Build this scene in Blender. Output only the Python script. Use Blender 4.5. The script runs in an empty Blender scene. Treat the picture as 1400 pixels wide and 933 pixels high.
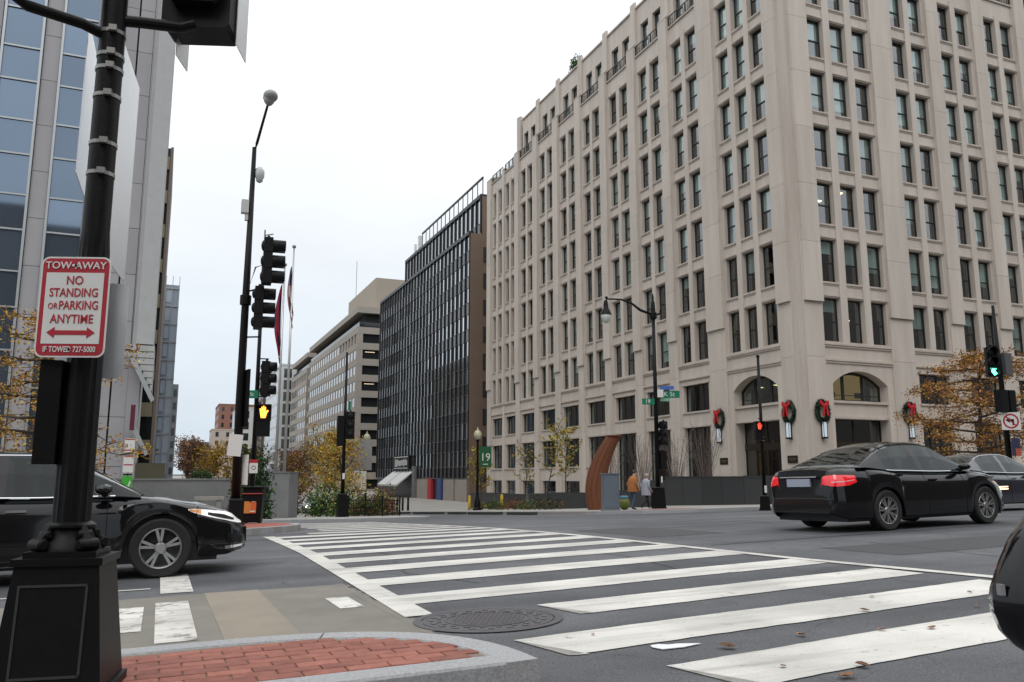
import bpy, math, random
from mathutils import Vector, Matrix
random.seed(7)
scene = bpy.context.scene
COL = scene.collection
R = math.radians

# ---------------------------------------------------------------- camera
cam_d = bpy.data.cameras.new('camera')
cam = bpy.data.objects.new('camera', cam_d); COL.objects.link(cam)
cam.location = (0, 0, 1.2)
cam.rotation_euler = (R(90 + 9.35), 0, R(-22.77))
cam_d.sensor_width = 36; cam_d.lens = 29.06
cam_d.clip_start = .05; cam_d.clip_end = 4000
scene.camera = cam

# ---------------------------------------------------------------- world: overcast sky
SUN_EL, SUN_AZ = R(48), R(215)
world = bpy.data.worlds.new('World'); scene.world = world
world.use_nodes = True
nt = world.node_tree; nt.nodes.clear()
def wn(t, **k):
    n = nt.nodes.new(t)
    for a, b in k.items(): setattr(n, a, b)
    return n
w_out = wn('ShaderNodeOutputWorld'); w_bg = wn('ShaderNodeBackground')
w_sky = wn('ShaderNodeTexSky', sky_type='NISHITA', sun_disc=False, sun_elevation=SUN_EL, sun_rotation=SUN_AZ)
w_tc = wn('ShaderNodeTexCoord'); w_sep = wn('ShaderNodeSeparateXYZ')
nt.links.new(w_tc.outputs['Generated'], w_sep.inputs[0])
w_ramp = wn('ShaderNodeValToRGB')           # overcast: palest blue at the horizon, brighter towards the zenith
cr = w_ramp.color_ramp
cr.elements[0].position = 0.0; cr.elements[0].color = (.60, .69, .78, 1)
cr.elements[1].position = 1.0; cr.elements[1].color = (1.62, 1.64, 1.66, 1)
for pos, c in ((.10, (.71, .78, .85, 1)), (.28, (.80, .835, .865, 1)), (.6, (1.22, 1.25, 1.27, 1))):
    e = cr.elements.new(pos); e.color = c
nt.links.new(w_sep.outputs[2], w_ramp.inputs[0])
w_noise = wn('ShaderNodeTexNoise'); w_noise.inputs['Scale'].default_value = 2.2; w_noise.inputs['Detail'].default_value = 5
w_map = wn('ShaderNodeMapping'); w_map.inputs['Scale'].default_value = (1, 1, 2.6)
nt.links.new(w_tc.outputs['Generated'], w_map.inputs[0]); nt.links.new(w_map.outputs[0], w_noise.inputs['Vector'])
w_cl = wn('ShaderNodeMapRange'); w_cl.inputs[1].default_value = .3; w_cl.inputs[2].default_value = .7
w_cl.inputs[3].default_value = .90; w_cl.inputs[4].default_value = 1.10
nt.links.new(w_noise.outputs[0], w_cl.inputs[0])
w_mul = wn('ShaderNodeMix', data_type='RGBA', blend_type='MULTIPLY'); w_mul.inputs[0].default_value = 1
nt.links.new(w_ramp.outputs[0], w_mul.inputs[6]); nt.links.new(w_cl.outputs[0], w_mul.inputs[7])
w_dim = wn('ShaderNodeMix', data_type='RGBA', blend_type='MULTIPLY'); w_dim.inputs[0].default_value = 1
w_dim.inputs[7].default_value = (.1, .1, .1, 1)
nt.links.new(w_sky.outputs[0], w_dim.inputs[6])
w_mix = wn('ShaderNodeMix', data_type='RGBA'); w_mix.inputs[0].default_value = .94
nt.links.new(w_dim.outputs[2], w_mix.inputs[6]); nt.links.new(w_mul.outputs[2], w_mix.inputs[7])
nt.links.new(w_mix.outputs[2], w_bg.inputs[0]); w_bg.inputs[1].default_value = 1.0
nt.links.new(w_bg.outputs[0], w_out.inputs[0])

# ---------------------------------------------------------------- veiled sun
sl = bpy.data.lights.new('sun', 'SUN'); sl.energy = .5; sl.angle = R(25); sl.color = (1, .96, .91)
sun = bpy.data.objects.new('sun', sl); COL.objects.link(sun)
sd = Vector((math.sin(SUN_AZ) * math.cos(SUN_EL), math.cos(SUN_AZ) * math.cos(SUN_EL), math.sin(SUN_EL)))
sun.rotation_euler = sd.to_track_quat('Z', 'Y').to_euler()
scene.view_settings.view_transform = 'Standard'; scene.view_settings.look = 'None'
scene.view_settings.exposure = 0.2; scene.view_settings.gamma = 1
scene.view_settings.use_curve_mapping = False
scene.render.engine = 'CYCLES'
scene.cycles.use_denoising = True
scene.cycles.max_bounces = 6; scene.cycles.diffuse_bounces = 3; scene.cycles.glossy_bounces = 3
scene.cycles.transparent_max_bounces = 12; scene.cycles.caustics_reflective = False; scene.cycles.caustics_refractive = False

# ---------------------------------------------------------------- ground height (the streets fall away to the north)
def sm(a, b, t):
    t = max(0, min(1, (t - a) / (b - a))); return t * t * (3 - 2 * t)
def H(x, y):
    x = max(-25., min(60., x)); y = max(-25., y)
    z = .2 + .022 * min(x, 13.) * (1 - sm(12., 30., y)) + .014 * max(0., x - 13.)
    yy = min(y, 60.); z -= .0135 * yy
    t = max(0., yy - 12.); z -= .0006 * t * t if t < 20 else .24 + .024 * (t - 20)
    if y > 60:
        t = min(y - 60., 40.); z -= .0375 * (t - t * t / 80.)
    if y > 120:
        t = min(y, 500.) - 120.; z += .014 * (t - 25. * (1 - math.exp(-t / 25.)))
    return z

# ---------------------------------------------------------------- materials
MATS = {}
def mat(name, col=(.5, .5, .5), rough=.6, metal=0., noise=0., nscale=3., bump=0., bscale=40., island=0., objrand=0.,
        col2=None, emit=None, spec=.5, coat=0., streak=0., detail=6):
    """Principled material; noise mixes in col2 over world position, island/objrand vary value per leaf or per object."""
    if name in MATS: return MATS[name]
    m = bpy.data.materials.new(name); m.use_nodes = True; MATS[name] = m
    t = m.node_tree; b = t.nodes['Principled BSDF']
    b.inputs['Roughness'].default_value = rough; b.inputs['Metallic'].default_value = metal
    b.inputs['Specular IOR Level'].default_value = spec; b.inputs['Coat Weight'].default_value = coat
    b.inputs['Base Color'].default_value = (*col, 1); b.inputs['Coat Roughness'].default_value = .05
    L = t.links.new; N = t.nodes.new
    geo = N('ShaderNodeNewGeometry'); last = None
    if noise or streak:
        c2 = col2 or tuple(c * .6 for c in col)
        nz = N('ShaderNodeTexNoise'); nz.inputs['Scale'].default_value = nscale; nz.inputs['Detail'].default_value = detail
        nz.inputs['Roughness'].default_value = .6
        if streak:
            mp = N('ShaderNodeMapping'); mp.inputs['Scale'].default_value = (1, 1, streak)
            L(geo.outputs['Position'], mp.inputs[0]); L(mp.outputs[0], nz.inputs['Vector'])
        else: L(geo.outputs['Position'], nz.inputs['Vector'])
        mr = N('ShaderNodeMapRange'); mr.inputs[1].default_value = .35; mr.inputs[2].default_value = .7
        mr.inputs[3].default_value = 0; mr.inputs[4].default_value = noise or .5
        L(nz.outputs[0], mr.inputs[0])
        mx = N('ShaderNodeMix'); mx.data_type = 'RGBA'; mx.inputs[6].default_value = (*col, 1); mx.inputs[7].default_value = (*c2, 1)
        L(mr.outputs[0], mx.inputs[0]); last = mx.outputs[2]
    for amt, kind in ((island, 'i'), (objrand, 'o')):
        if amt:
            src = geo.outputs['Random Per Island'] if kind == 'i' else N('ShaderNodeObjectInfo').outputs['Random']
            mr = N('ShaderNodeMapRange'); mr.inputs[3].default_value = 1 - amt; mr.inputs[4].default_value = 1 + amt
            L(src, mr.inputs[0])
            mu = N('ShaderNodeMix'); mu.data_type = 'RGBA'; mu.blend_type = 'MULTIPLY'; mu.inputs[0].default_value = 1
            if last: L(last, mu.inputs[6])
            else: mu.inputs[6].default_value = (*col, 1)
            L(mr.outputs[0], mu.inputs[7]); last = mu.outputs[2]
    if last: L(last, b.inputs['Base Color'])
    if bump:
        bn = N('ShaderNodeTexNoise'); bn.inputs['Scale'].default_value = bscale; bn.inputs['Detail'].default_value = 4
        L(geo.outputs['Position'], bn.inputs['Vector'])
        bp = N('ShaderNodeBump'); bp.inputs['Strength'].default_value = bump; bp.inputs['Distance'].default_value = .02
        L(bn.outputs[0], bp.inputs['Height']); L(bp.outputs[0], b.inputs['Normal'])
    if emit:
        b.inputs['Emission Color'].default_value = (*emit[:3], 1); b.inputs['Emission Strength'].default_value = emit[3]
    return m
def glass_mat(name, tint=(.8, .85, .85), refl=.09, rough=.02, wav=.0, trans=1.0):
    """Flat window glass: see-through with Fresnel reflections."""
    if name in MATS: return MATS[name]
    m = bpy.data.materials.new(name); m.use_nodes = True; MATS[name] = m
    t = m.node_tree; t.nodes.clear(); N = t.nodes.new; L = t.links.new
    o = N('ShaderNodeOutputMaterial'); mx = N('ShaderNodeMixShader')
    tr = N('ShaderNodeBsdfTransparent'); tr.inputs[0].default_value = (*[c * trans for c in tint], 1)
    gl = N('ShaderNodeBsdfGlossy'); gl.inputs['Roughness'].default_value = rough; gl.inputs[0].default_value = (.92, .97, 1, 1)
    lw = N('ShaderNodeLayerWeight'); lw.inputs[0].default_value = .5        # facing is the same from both sides of the pane
    pw = N('ShaderNodeMath'); pw.operation = 'POWER'; pw.inputs[1].default_value = 4.2
    mr = N('ShaderNodeMapRange'); mr.inputs[3].default_value = refl; mr.inputs[4].default_value = 1.0
    L(lw.outputs['Facing'], pw.inputs[0]); L(pw.outputs[0], mr.inputs[0]); L(mr.outputs[0], mx.inputs[0]); L(tr.outputs[0], mx.inputs[1]); L(gl.outputs[0], mx.inputs[2])
    if wav:
        geo = N('ShaderNodeNewGeometry'); nz = N('ShaderNodeTexNoise'); nz.inputs['Scale'].default_value = .45; nz.inputs['Detail'].default_value = 1
        L(geo.outputs['Position'], nz.inputs['Vector'])
        bp = N('ShaderNodeBump'); bp.inputs['Strength'].default_value = wav; bp.inputs['Distance'].default_value = .05
        L(nz.outputs[0], bp.inputs['Height']); L(bp.outputs[0], gl.inputs['Normal'])
    L(mx.outputs[0], o.inputs[0]); return m
STONE = mat('limestone', (.605, .545, .485), .85, noise=.75, nscale=1.5, col2=(.49, .425, .365), bump=.15, bscale=25, streak=.10, objrand=.05, detail=9)
STONE2 = mat('limestone trim', (.57, .50, .435), .85, noise=.55, nscale=1.2, col2=(.36, .31, .275), bump=.15, bscale=25)
WINFRAME = mat('dark window frame', (.018, .022, .021), .45)
GLASS = glass_mat('window glass', (.60, .72, .70), .24, wav=.06)
GLASS_D = glass_mat('tinted glass', (.25, .27, .27), .16, wav=.04)
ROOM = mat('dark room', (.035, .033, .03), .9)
BLIND = mat('pale blind', (.70, .76, .72), .9, objrand=.28)
ASPHALT = None
def asphalt():
    m = bpy.data.materials.new('asphalt'); m.use_nodes = True
    t = m.node_tree; b = t.nodes['Principled BSDF']; N = t.nodes.new; L = t.links.new
    geo = N('ShaderNodeNewGeometry')
    def nz(s, d=5, r=.6):
        n = N('ShaderNodeTexNoise'); n.inputs['Scale'].default_value = s; n.inputs['Detail'].default_value = d; n.inputs['Roughness'].default_value = r
        L(geo.outputs['Position'], n.inputs['Vector']); return n
    big, mid, fine = nz(.22), nz(1.3), nz(95, 3, .75)
    def rng(n, a, b_, c, d):
        r = N('ShaderNodeMapRange'); r.inputs[1].default_value = a; r.inputs[2].default_value = b_; r.inputs[3].default_value = c; r.inputs[4].default_value = d
        L(n.outputs[0], r.inputs[0]); return r
    m1 = N('ShaderNodeMix'); m1.data_type = 'RGBA'; m1.inputs[6].default_value = (.071, .073, .080, 1); m1.inputs[7].default_value = (.119, .120, .127, 1)
    L(rng(big, .35, .65, 0, 1).outputs[0], m1.inputs[0])
    m2 = N('ShaderNodeMix'); m2.data_type = 'RGBA'; m2.blend_type = 'MULTIPLY'; m2.inputs[0].default_value = 1
    L(m1.outputs[2], m2.inputs[6]); mpx = N('ShaderNodeMapping'); mpx.inputs['Scale'].default_value = (.05, .85, 1); L(geo.outputs['Position'], mpx.inputs[0])     # wheel tracks along the main road
    trk = N('ShaderNodeTexNoise'); trk.inputs['Scale'].default_value = 1.; trk.inputs['Detail'].default_value = 3; L(mpx.outputs[0], trk.inputs['Vector'])
    spot = nz(.8, 3, .5)
    mm = N('ShaderNodeMath'); mm.operation = 'MULTIPLY'; L(rng(mid, .3, .7, .84, 1.14).outputs[0], mm.inputs[0]); L(rng(trk, .35, .65, .72, 1.22).outputs[0], mm.inputs[1])
    m5 = N('ShaderNodeMath'); m5.operation = 'MULTIPLY'; L(mm.outputs[0], m5.inputs[0]); L(rng(spot, .66, .74, 1., .72).outputs[0], m5.inputs[1])
    L(m5.outputs[0], m2.inputs[7])
    m3 = N('ShaderNodeMix'); m3.data_type = 'RGBA'; m3.blend_type = 'MULTIPLY'; m3.inputs[0].default_value = 1
    L(m2.outputs[2], m3.inputs[6]); L(rng(fine, .28, .72, .30, 1.85).outputs[0], m3.inputs[7])
    # cracks
    vo = N('ShaderNodeTexVoronoi'); vo.feature = 'DISTANCE_TO_EDGE'; vo.inputs['Scale'].default_value = .33
    ad = N('ShaderNodeVectorMath'); ad.operation = 'ADD'; L(geo.outputs['Position'], ad.inputs[0])
    cn = nz(.9, 4); sc = N('ShaderNodeVectorMath'); sc.operation = 'SCALE'; sc.inputs['Scale'].default_value = .7
    L(cn.outputs['Color'], sc.inputs[0]); L(sc.outputs[0], ad.inputs[1]); L(ad.outputs[0], vo.inputs['Vector'])
    ck = N('ShaderNodeMapRange'); ck.inputs[1].default_value = 0; ck.inputs[2].default_value = .006; ck.inputs[3].default_value = .72; ck.inputs[4].default_value = 1
    L(vo.outputs[0], ck.inputs[0])
    m4 = N('ShaderNodeMix'); m4.data_type = 'RGBA'; m4.blend_type = 'MULTIPLY'; m4.inputs[0].default_value = 1
    L(m3.outputs[2], m4.inputs[6]); L(ck.outputs[0], m4.inputs[7]); L(m4.outputs[2], b.inputs['Base Color'])
    b.inputs['Roughness'].default_value = .78; b.inputs['Specular IOR Level'].default_value = .35
    bp = N('ShaderNodeBump'); bp.inputs['Strength'].default_value = .55; bp.inputs['Distance'].default_value = .006
    L(fine.outputs[0], bp.inputs['Height']); L(bp.outputs[0], b.inputs['Normal'])
    return m
ASPHALT = asphalt()
def paint(name, col=(.74, .72, .67), wear=.5, under=(.09, .09, .09), wscale=9., thr=.62):
    m = bpy.data.materials.new(name); m.use_nodes = True
    t = m.node_tree; b = t.nodes['Principled BSDF']; N = t.nodes.new; L = t.links.new
    geo = N('ShaderNodeNewGeometry')
    a = N('ShaderNodeTexNoise'); a.inputs['Scale'].default_value = wscale; a.inputs['Detail'].default_value = 8; a.inputs['Roughness'].default_value = .72
    g = N('ShaderNodeTexNoise'); g.inputs['Scale'].default_value = 1.1; g.inputs['Detail'].default_value = 4
    f = N('ShaderNodeTexNoise'); f.inputs['Scale'].default_value = 120; f.inputs['Detail'].default_value = 2
    for n in (a, g, f): L(geo.outputs['Position'], n.inputs['Vector'])
    r = N('ShaderNodeMapRange'); r.inputs[1].default_value = thr; r.inputs[2].default_value = thr + .1; r.inputs[3].default_value = 0; r.inputs[4].default_value = wear
    L(a.outputs[0], r.inputs[0])
    d = N('ShaderNodeMix'); d.data_type = 'RGBA'; d.inputs[6].default_value = (*col, 1); d.inputs[7].default_value = (*[c * .72 for c in col], 1)
    r2 = N('ShaderNodeMapRange'); r2.inputs[1].default_value = .35; r2.inputs[2].default_value = .65; L(g.outputs[0], r2.inputs[0]); L(r2.outputs[0], d.inputs[0])
    s = N('ShaderNodeMix'); s.data_type = 'RGBA'; s.blend_type = 'MULTIPLY'; s.inputs[0].default_value = 1
    r3 = N('ShaderNodeMapRange'); r3.inputs[1].default_value = .3; r3.inputs[2].default_value = .7; r3.inputs[3].default_value = .86; r3.inputs[4].default_value = 1.05; L(f.outputs[0], r3.inputs[0])
    L(d.outputs[2], s.inputs[6]); L(r3.outputs[0], s.inputs[7])
    mp = N('ShaderNodeMapping'); mp.inputs['Scale'].default_value = (.35, 4.5, 1); L(geo.outputs['Position'], mp.inputs[0])       # tyre grime drawn out along the traffic
    tn = N('ShaderNodeTexNoise'); tn.inputs['Scale'].default_value = 1.; tn.inputs['Detail'].default_value = 6; tn.inputs['Roughness'].default_value = .65; L(mp.outputs[0], tn.inputs['Vector'])
    r4 = N('ShaderNodeMapRange'); r4.inputs[1].default_value = .48; r4.inputs[2].default_value = .72; r4.inputs[3].default_value = 1.0; r4.inputs[4].default_value = .62; L(tn.outputs[0], r4.inputs[0])
    gm = N('ShaderNodeMix'); gm.data_type = 'RGBA'; gm.blend_type = 'MULTIPLY'; gm.inputs[0].default_value = 1; L(s.outputs[2], gm.inputs[6]); L(r4.outputs[0], gm.inputs[7])
    x = N('ShaderNodeMix'); x.data_type = 'RGBA'; x.inputs[7].default_value = (*under, 1)
    L(gm.outputs[2], x.inputs[6]); L(r.outputs[0], x.inputs[0]); L(x.outputs[2], b.inputs['Base Color'])
    b.inputs['Roughness'].default_value = .7
    return m
PAINT = paint('road paint', wear=.75, thr=.60, wscale=6.)
PAINT_OLD = paint('old road paint', wear=1., under=(.19, .18, .165), wscale=5.5, thr=.52)
CONCRETE = mat('lane concrete', (.235, .22, .19), .9, noise=.7, nscale=1.6, col2=(.15, .14, .125), bump=.4, bscale=120)
CONC_TAN = mat('tan concrete patch', (.30, .26, .205), .9, noise=.6, nscale=2.5, col2=(.21, .185, .15), bump=.4, bscale=120)
SIDEWALK = mat('sidewalk concrete', (.34, .325, .30), .9, noise=.6, nscale=.9, col2=(.24, .23, .21), bump=.3, bscale=60)
GRANITE = mat('kerb granite', (.40, .405, .41), .75, noise=.75, nscale=60, col2=(.20, .20, .21), bump=.3, bscale=160, objrand=.06)
BRICK = mat('red brick', (.345, .135, .10), .9, noise=.7, nscale=14, col2=(.20, .072, .055), bump=.25, bscale=120, objrand=.22)
BRICK_BED = mat('sandy joint', (.23, .175, .135), .95, noise=.5, nscale=30)
BLACK = mat('black painted iron', (.006, .006, .0065), .42, bump=.08, bscale=60, noise=.4, nscale=12, col2=(.012, .011, .010), spec=.16)
BLACKM = mat('black housing', (.006, .006, .007), .5, spec=.2)
STEEL = mat('galvanised steel', (.30, .30, .29), .4, metal=.7, noise=.4, nscale=20)
ALU = mat('sign aluminium', (.88, .90, .92), .32, metal=.6, noise=.2, nscale=14, col2=(.75, .77, .79))
WHITE = mat('sign white', (.72, .72, .69), .45)
RED = mat('sign red', (.42, .02, .035), .45)
GREEN = mat('sign green', (.0, .17, .09), .45)
TYRE = mat('tyre rubber', (.018, .018, .018), .85)
RIM = mat('alloy rim', (.42, .42, .42), .28, metal=.85)
CARBLACK = mat('black car paint', (.004, .004, .005), .2, coat=.75, spec=.08)
CARNAVY = mat('dark blue car paint', (.008, .011, .026), .18, coat=1.)
CHROME = mat('chrome trim', (.72, .72, .73), .12, metal=1.)
CARGLASS = glass_mat('car glass', (.19, .25, .225), .035)
REDLAMP = mat('red tail lamp', (.35, .006, .010), .12, coat=1., emit=(.9, .01, .02, .45))
CLEARLAMP = mat('headlamp lens', (.72, .73, .74), .12, coat=1., emit=(1, .97, .9, .35))
HOTLAMP = mat('lit headlamp', (.9, .9, .85), .2, emit=(1, .93, .8, 9.))
AMBER = mat('amber lens', (.7, .25, .03), .2, coat=1.)
PLASTIC = mat('dark plastic', (.02, .02, .021), .55)
GREY = mat('grey concrete wall', (.20, .205, .205), .85, noise=.5, nscale=1.5, bump=.2, bscale=40)
DARKGRANITE = mat('dark granite', (.045, .047, .05), .4, noise=.6, nscale=25, col2=(.07, .07, .075), objrand=.15)

# ---------------------------------------------------------------- mesh builder and object helpers
class MB:
    def __init__(s): s.v = []; s.f = []; s.m = []
    def add(s, vs, fs, mi=0):
        n = len(s.v); s.v += [tuple(p) for p in vs]; s.f += [tuple(i + n for i in q) for q in fs]; s.m += [mi] * len(fs); return s
    def box(s, x0, x1, y0, y1, z0, z1, mi=0):
        return s.add([(x0, y0, z0), (x1, y0, z0), (x1, y1, z0), (x0, y1, z0), (x0, y0, z1), (x1, y0, z1), (x1, y1, z1), (x0, y1, z1)],
                     [(0, 3, 2, 1), (4, 5, 6, 7), (0, 1, 5, 4), (1, 2, 6, 5), (2, 3, 7, 6), (3, 0, 4, 7)], mi)
    def frustum(s, cx, cy, z0, z1, a0, b0, a1, b1, mi=0):
        vs = [(cx - a0, cy - b0, z0), (cx + a0, cy - b0, z0), (cx + a0, cy + b0, z0), (cx - a0, cy + b0, z0),
              (cx - a1, cy - b1, z1), (cx + a1, cy - b1, z1), (cx + a1, cy + b1, z1), (cx - a1, cy + b1, z1)]
        return s.add(vs, [(0, 3, 2, 1), (4, 5, 6, 7), (0, 1, 5, 4), (1, 2, 6, 5), (2, 3, 7, 6), (3, 0, 4, 7)], mi)
    def quad(s, a, b, c, d, mi=0): return s.add([a, b, c, d], [(0, 1, 2, 3)], mi)
    def poly(s, pts, y0, y1, mi=0, axis='y'):
        """Extruded polygon: pts are (x,z) for axis y, (x,y) for axis z, (y,z) for axis x; wound anticlockwise."""
        n = len(pts)
        f = {'y': lambda p, t: (p[0], t, p[1]), 'z': lambda p, t: (p[0], p[1], t), 'x': lambda p, t: (t, p[0], p[1])}[axis]
        vs = [f(p, y0) for p in pts] + [f(p, y1) for p in pts]
        fs = [tuple(range(n)), tuple(range(2 * n - 1, n - 1, -1))] + [(i, n + i, n + (i + 1) % n, (i + 1) % n) for i in range(n)]
        return s.add(vs, fs, mi)
    def tube(s, path, r, n=10, cap=True, mi=0):
        path = [Vector(p) for p in path]; k = len(path)
        rs = r if isinstance(r, (list, tuple)) else [r] * k
        rings = []; up = Vector((0, 0, 1))
        for i, p in enumerate(path):
            d = (path[min(i + 1, k - 1)] - path[max(i - 1, 0)]).normalized()
            ref = up if abs(d.z) < .95 else Vector((1, 0, 0))
            a = d.cross(ref).normalized(); b = a.cross(d)
            rings.append([p + (a * math.cos(2 * math.pi * j / n) + b * math.sin(2 * math.pi * j / n)) * rs[i] for j in range(n)])
        vs = [v for rg in rings for v in rg]
        fs = [(i * n + j, i * n + (j + 1) % n, (i + 1) * n + (j + 1) % n, (i + 1) * n + j) for i in range(k - 1) for j in range(n)]
        if cap: fs += [tuple(range(n - 1, -1, -1)), tuple((k - 1) * n + j for j in range(n))]
        return s.add(vs, fs, mi)
    def lathe(s, prof, n=16, c=(0, 0, 0), axis='z', mi=0, cap=True):
        vs = []
        for r_, h in prof:
            for j in range(n):
                a = 2 * math.pi * j / n
                q = (r_ * math.cos(a), r_ * math.sin(a), h) if axis == 'z' else ((r_ * math.cos(a), h, r_ * math.sin(a)) if axis == 'y' else (h, r_ * math.cos(a), r_ * math.sin(a)))
                vs.append((c[0] + q[0], c[1] + q[1], c[2] + q[2]))
        k = len(prof)
        fs = [(i * n + j, i * n + (j + 1) % n, (i + 1) * n + (j + 1) % n, (i + 1) * n + j) for i in range(k - 1) for j in range(n)]
        if cap and prof[0][0] > 1e-6: fs.append(tuple(range(n - 1, -1, -1)))
        if cap and prof[-1][0] > 1e-6: fs.append(tuple((k - 1) * n + j for j in range(n)))
        return s.add(vs, fs, mi)
    def ball(s, c, rx, ry=None, rz=None, n=12, k=8, mi=0):
        ry = ry or rx; rz = rz or rx
        vs = []; fs = []
        for i in range(k + 1):
            t = math.pi * i / k
            for j in range(n):
                a = 2 * math.pi * j / n
                vs.append((c[0] + rx * math.sin(t) * math.cos(a), c[1] + ry * math.sin(t) * math.sin(a), c[2] + rz * math.cos(t)))
        fs = [(i * n + j, (i + 1) * n + j, (i + 1) * n + (j + 1) % n, i * n + (j + 1) % n) for i in range(k) for j in range(n)]
        return s.add(vs, fs, mi)
    def grid(s, rows, mi=0, flip=False):
        k = len(rows); n = len(rows[0])
        fs = [(i * n + j, i * n + j + 1, (i + 1) * n + j + 1, (i + 1) * n + j) for i in range(k - 1) for j in range(n - 1)]
        if flip: fs = [q[::-1] for q in fs]
        return s.add([p for rw in rows for p in rw], fs, mi)
    def mesh(s, name, mats, smooth=False):
        me = bpy.data.meshes.new(name); me.from_pydata(s.v, [], s.f)
        for m in (mats if isinstance(mats, (list, tuple)) else [mats]): me.materials.append(m)
        me.polygons.foreach_set('material_index', s.m)
        if smooth:
            me.polygons.foreach_set('use_smooth', [True] * len(me.polygons))
        me.update(); return me
    def build(s, name, mats, parent=None, smooth=False, loc=(0, 0, 0), rot=None, auto=None):
        me = s.mesh(name, mats, smooth or auto is not None)
        if auto is not None:
            try: me.set_sharp_from_angle(angle=R(auto))
            except Exception: pass
        return link(name, me, parent, loc, rot)
def link(name, me, parent=None, loc=(0, 0, 0), rot=None):
    o = bpy.data.objects.new(name, me); COL.objects.link(o)
    o.location = loc
    if rot is not None: o.rotation_euler = rot if isinstance(rot, (tuple, list)) else (0, 0, rot)
    if parent is not None: o.parent = parent
    return o
def tag(o, label, cat, group=None):
    o['label'] = label; o['category'] = cat
    if group: o['group'] = group
    return o
def thing(name, label, cat, loc=(0, 0, 0), rz=0., group=None):
    o = bpy.data.objects.new(name, None); COL.objects.link(o); o.empty_display_size = .2
    o.location = loc; o.rotation_euler = (0, 0, rz)
    return tag(o, label, cat, group)
def struct(o): o['kind'] = 'structure'; return o
def stuff(o): o['kind'] = 'stuff'; return o
def text_mesh(txt, size, mat_, name='lettering', depth=.001, align='CENTER', bold=0.):
    cu = bpy.data.curves.new('t', 'FONT'); cu.body = txt; cu.size = size; cu.align_x = align; cu.align_y = 'CENTER'; cu.extrude = depth
    cu.offset = bold; cu.resolution_u = 3
    to = bpy.data.objects.new('t', cu); COL.objects.link(to)
    bpy.context.view_layer.update()
    me = bpy.data.meshes.new_from_object(to.evaluated_get(bpy.context.evaluated_depsgraph_get()))
    bpy.data.objects.remove(to); bpy.data.curves.remove(cu)
    me.name = name; me.materials.clear(); me.materials.append(mat_)
    return me
def lettering(txt, size, mat_, parent, loc, rot=(R(90), 0, 0), sx=1., name='lettering', bold=0.):
    o = link(name, text_mesh(txt, size, mat_, name, bold=bold), parent, loc, rot); o.scale = (sx, 1, 1); return o
# ================================================================ GROUND, ROADS, KERBS, MARKINGS
def frange(a, b, d):
    n = max(1, int(round((b - a) / d))); return [a + (b - a) * i / n for i in range(n + 1)]
gx = [-1600, -700, -300, -120, -60] + frange(-40, 60, 1.) + [80, 140, 300, 700, 1600]
gy = [-900, -300, -100, -40] + frange(-24, 60, 1.) + frange(63, 130, 3.) + frange(140, 500, 15.) + [700, 1200, 2400]
struct(MB().grid([[(x, y, H(x, y)) for x in gx] for y in gy]).build('road', ASPHALT, smooth=True))

def sheet(name, xs, y0f, y1f, dz, m, ny=6, parent=None, skirt=0.):
    mb = MB()
    rows = [[(x, y0f(x) + (y1f(x) - y0f(x)) * j / ny, 0) for x in xs] for j in range(ny + 1)]
    rows = [[(x, y, H(x, y) + dz) for x, y, _ in rw] for rw in rows]
    mb.grid(rows)
    if skirt:
        for rw, fl in ((rows[0], True), (rows[-1], False)):
            mb.grid([rw, [(x, y, z - skirt) for x, y, z in rw]], flip=not fl)
        for j in (0, -1):
            c = [rw[j] for rw in rows]; mb.grid([c, [(x, y, z - skirt) for x, y, z in c]])
    return mb.build(name, m, parent, smooth=False)
def kerb_run(pts, parent, width=.17, dz=.15, seg=1.7, name='kerb_stone', m=None):
    """Kerb stones along a polyline (kept on the left-hand side of it), each stone its own piece."""
    P = []
    for (a, b) in zip(pts[:-1], pts[1:]):
        d = math.hypot(b[0] - a[0], b[1] - a[1]); n = max(1, int(d / .3))
        P += [(a[0] + (b[0] - a[0]) * i / n, a[1] + (b[1] - a[1]) * i / n) for i in range(n)]
    P.append(pts[-1]); N = []
    for i in range(len(P)):
        a, b = P[max(0, i - 1)], P[min(len(P) - 1, i + 1)]
        l = math.hypot(b[0] - a[0], b[1] - a[1]) or 1; N.append((-(b[1] - a[1]) / l, (b[0] - a[0]) / l))
    i = 0
    while i < len(P) - 1:
        j = i; L_ = 0
        while j < len(P) - 1 and L_ < seg:
            L_ += math.hypot(P[j + 1][0] - P[j][0], P[j + 1][1] - P[j][1]); j += 1
        mb = MB(); rows = []
        for k in range(i, j + 1):
            (x, y), (nx, ny) = P[k], N[k]
            g = 0.
            if k == i: g = .006
            if k == j: g = -.006
            if g:
                q = P[k + 1] if g > 0 else P[k - 1]; d = math.hypot(q[0] - x, q[1] - y) or 1
                x += (q[0] - x) / d * .006; y += (q[1] - y) / d * .006
            h = H(x, y); ix, iy = x + nx * width, y + ny * width; bv = .012
            rows.append([(x, y, h - .12), (x + nx * .006, y + ny * .006, h + dz - bv), (x + nx * bv * 1.3, y + ny * bv * 1.3, h + dz),
                         (ix - nx * .008, iy - ny * .008, H(ix, iy) + dz), (ix, iy, H(ix, iy) + dz - .01), (ix, iy, h - .12)])
        mb.grid(rows)
        mb.add(rows[0], [(0, 1, 2, 3, 4, 5)]); mb.add(rows[-1], [(5, 4, 3, 2, 1, 0)])
        mb.build(name, m or GRANITE, parent)
        i = j
def arc(cx, cy, r, a0, a1, n=8): return [(cx + r * math.cos(R(a0 + (a1 - a0) * i / n)), cy + r * math.sin(R(a0 + (a1 - a0) * i / n))) for i in range(n + 1)]

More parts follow.
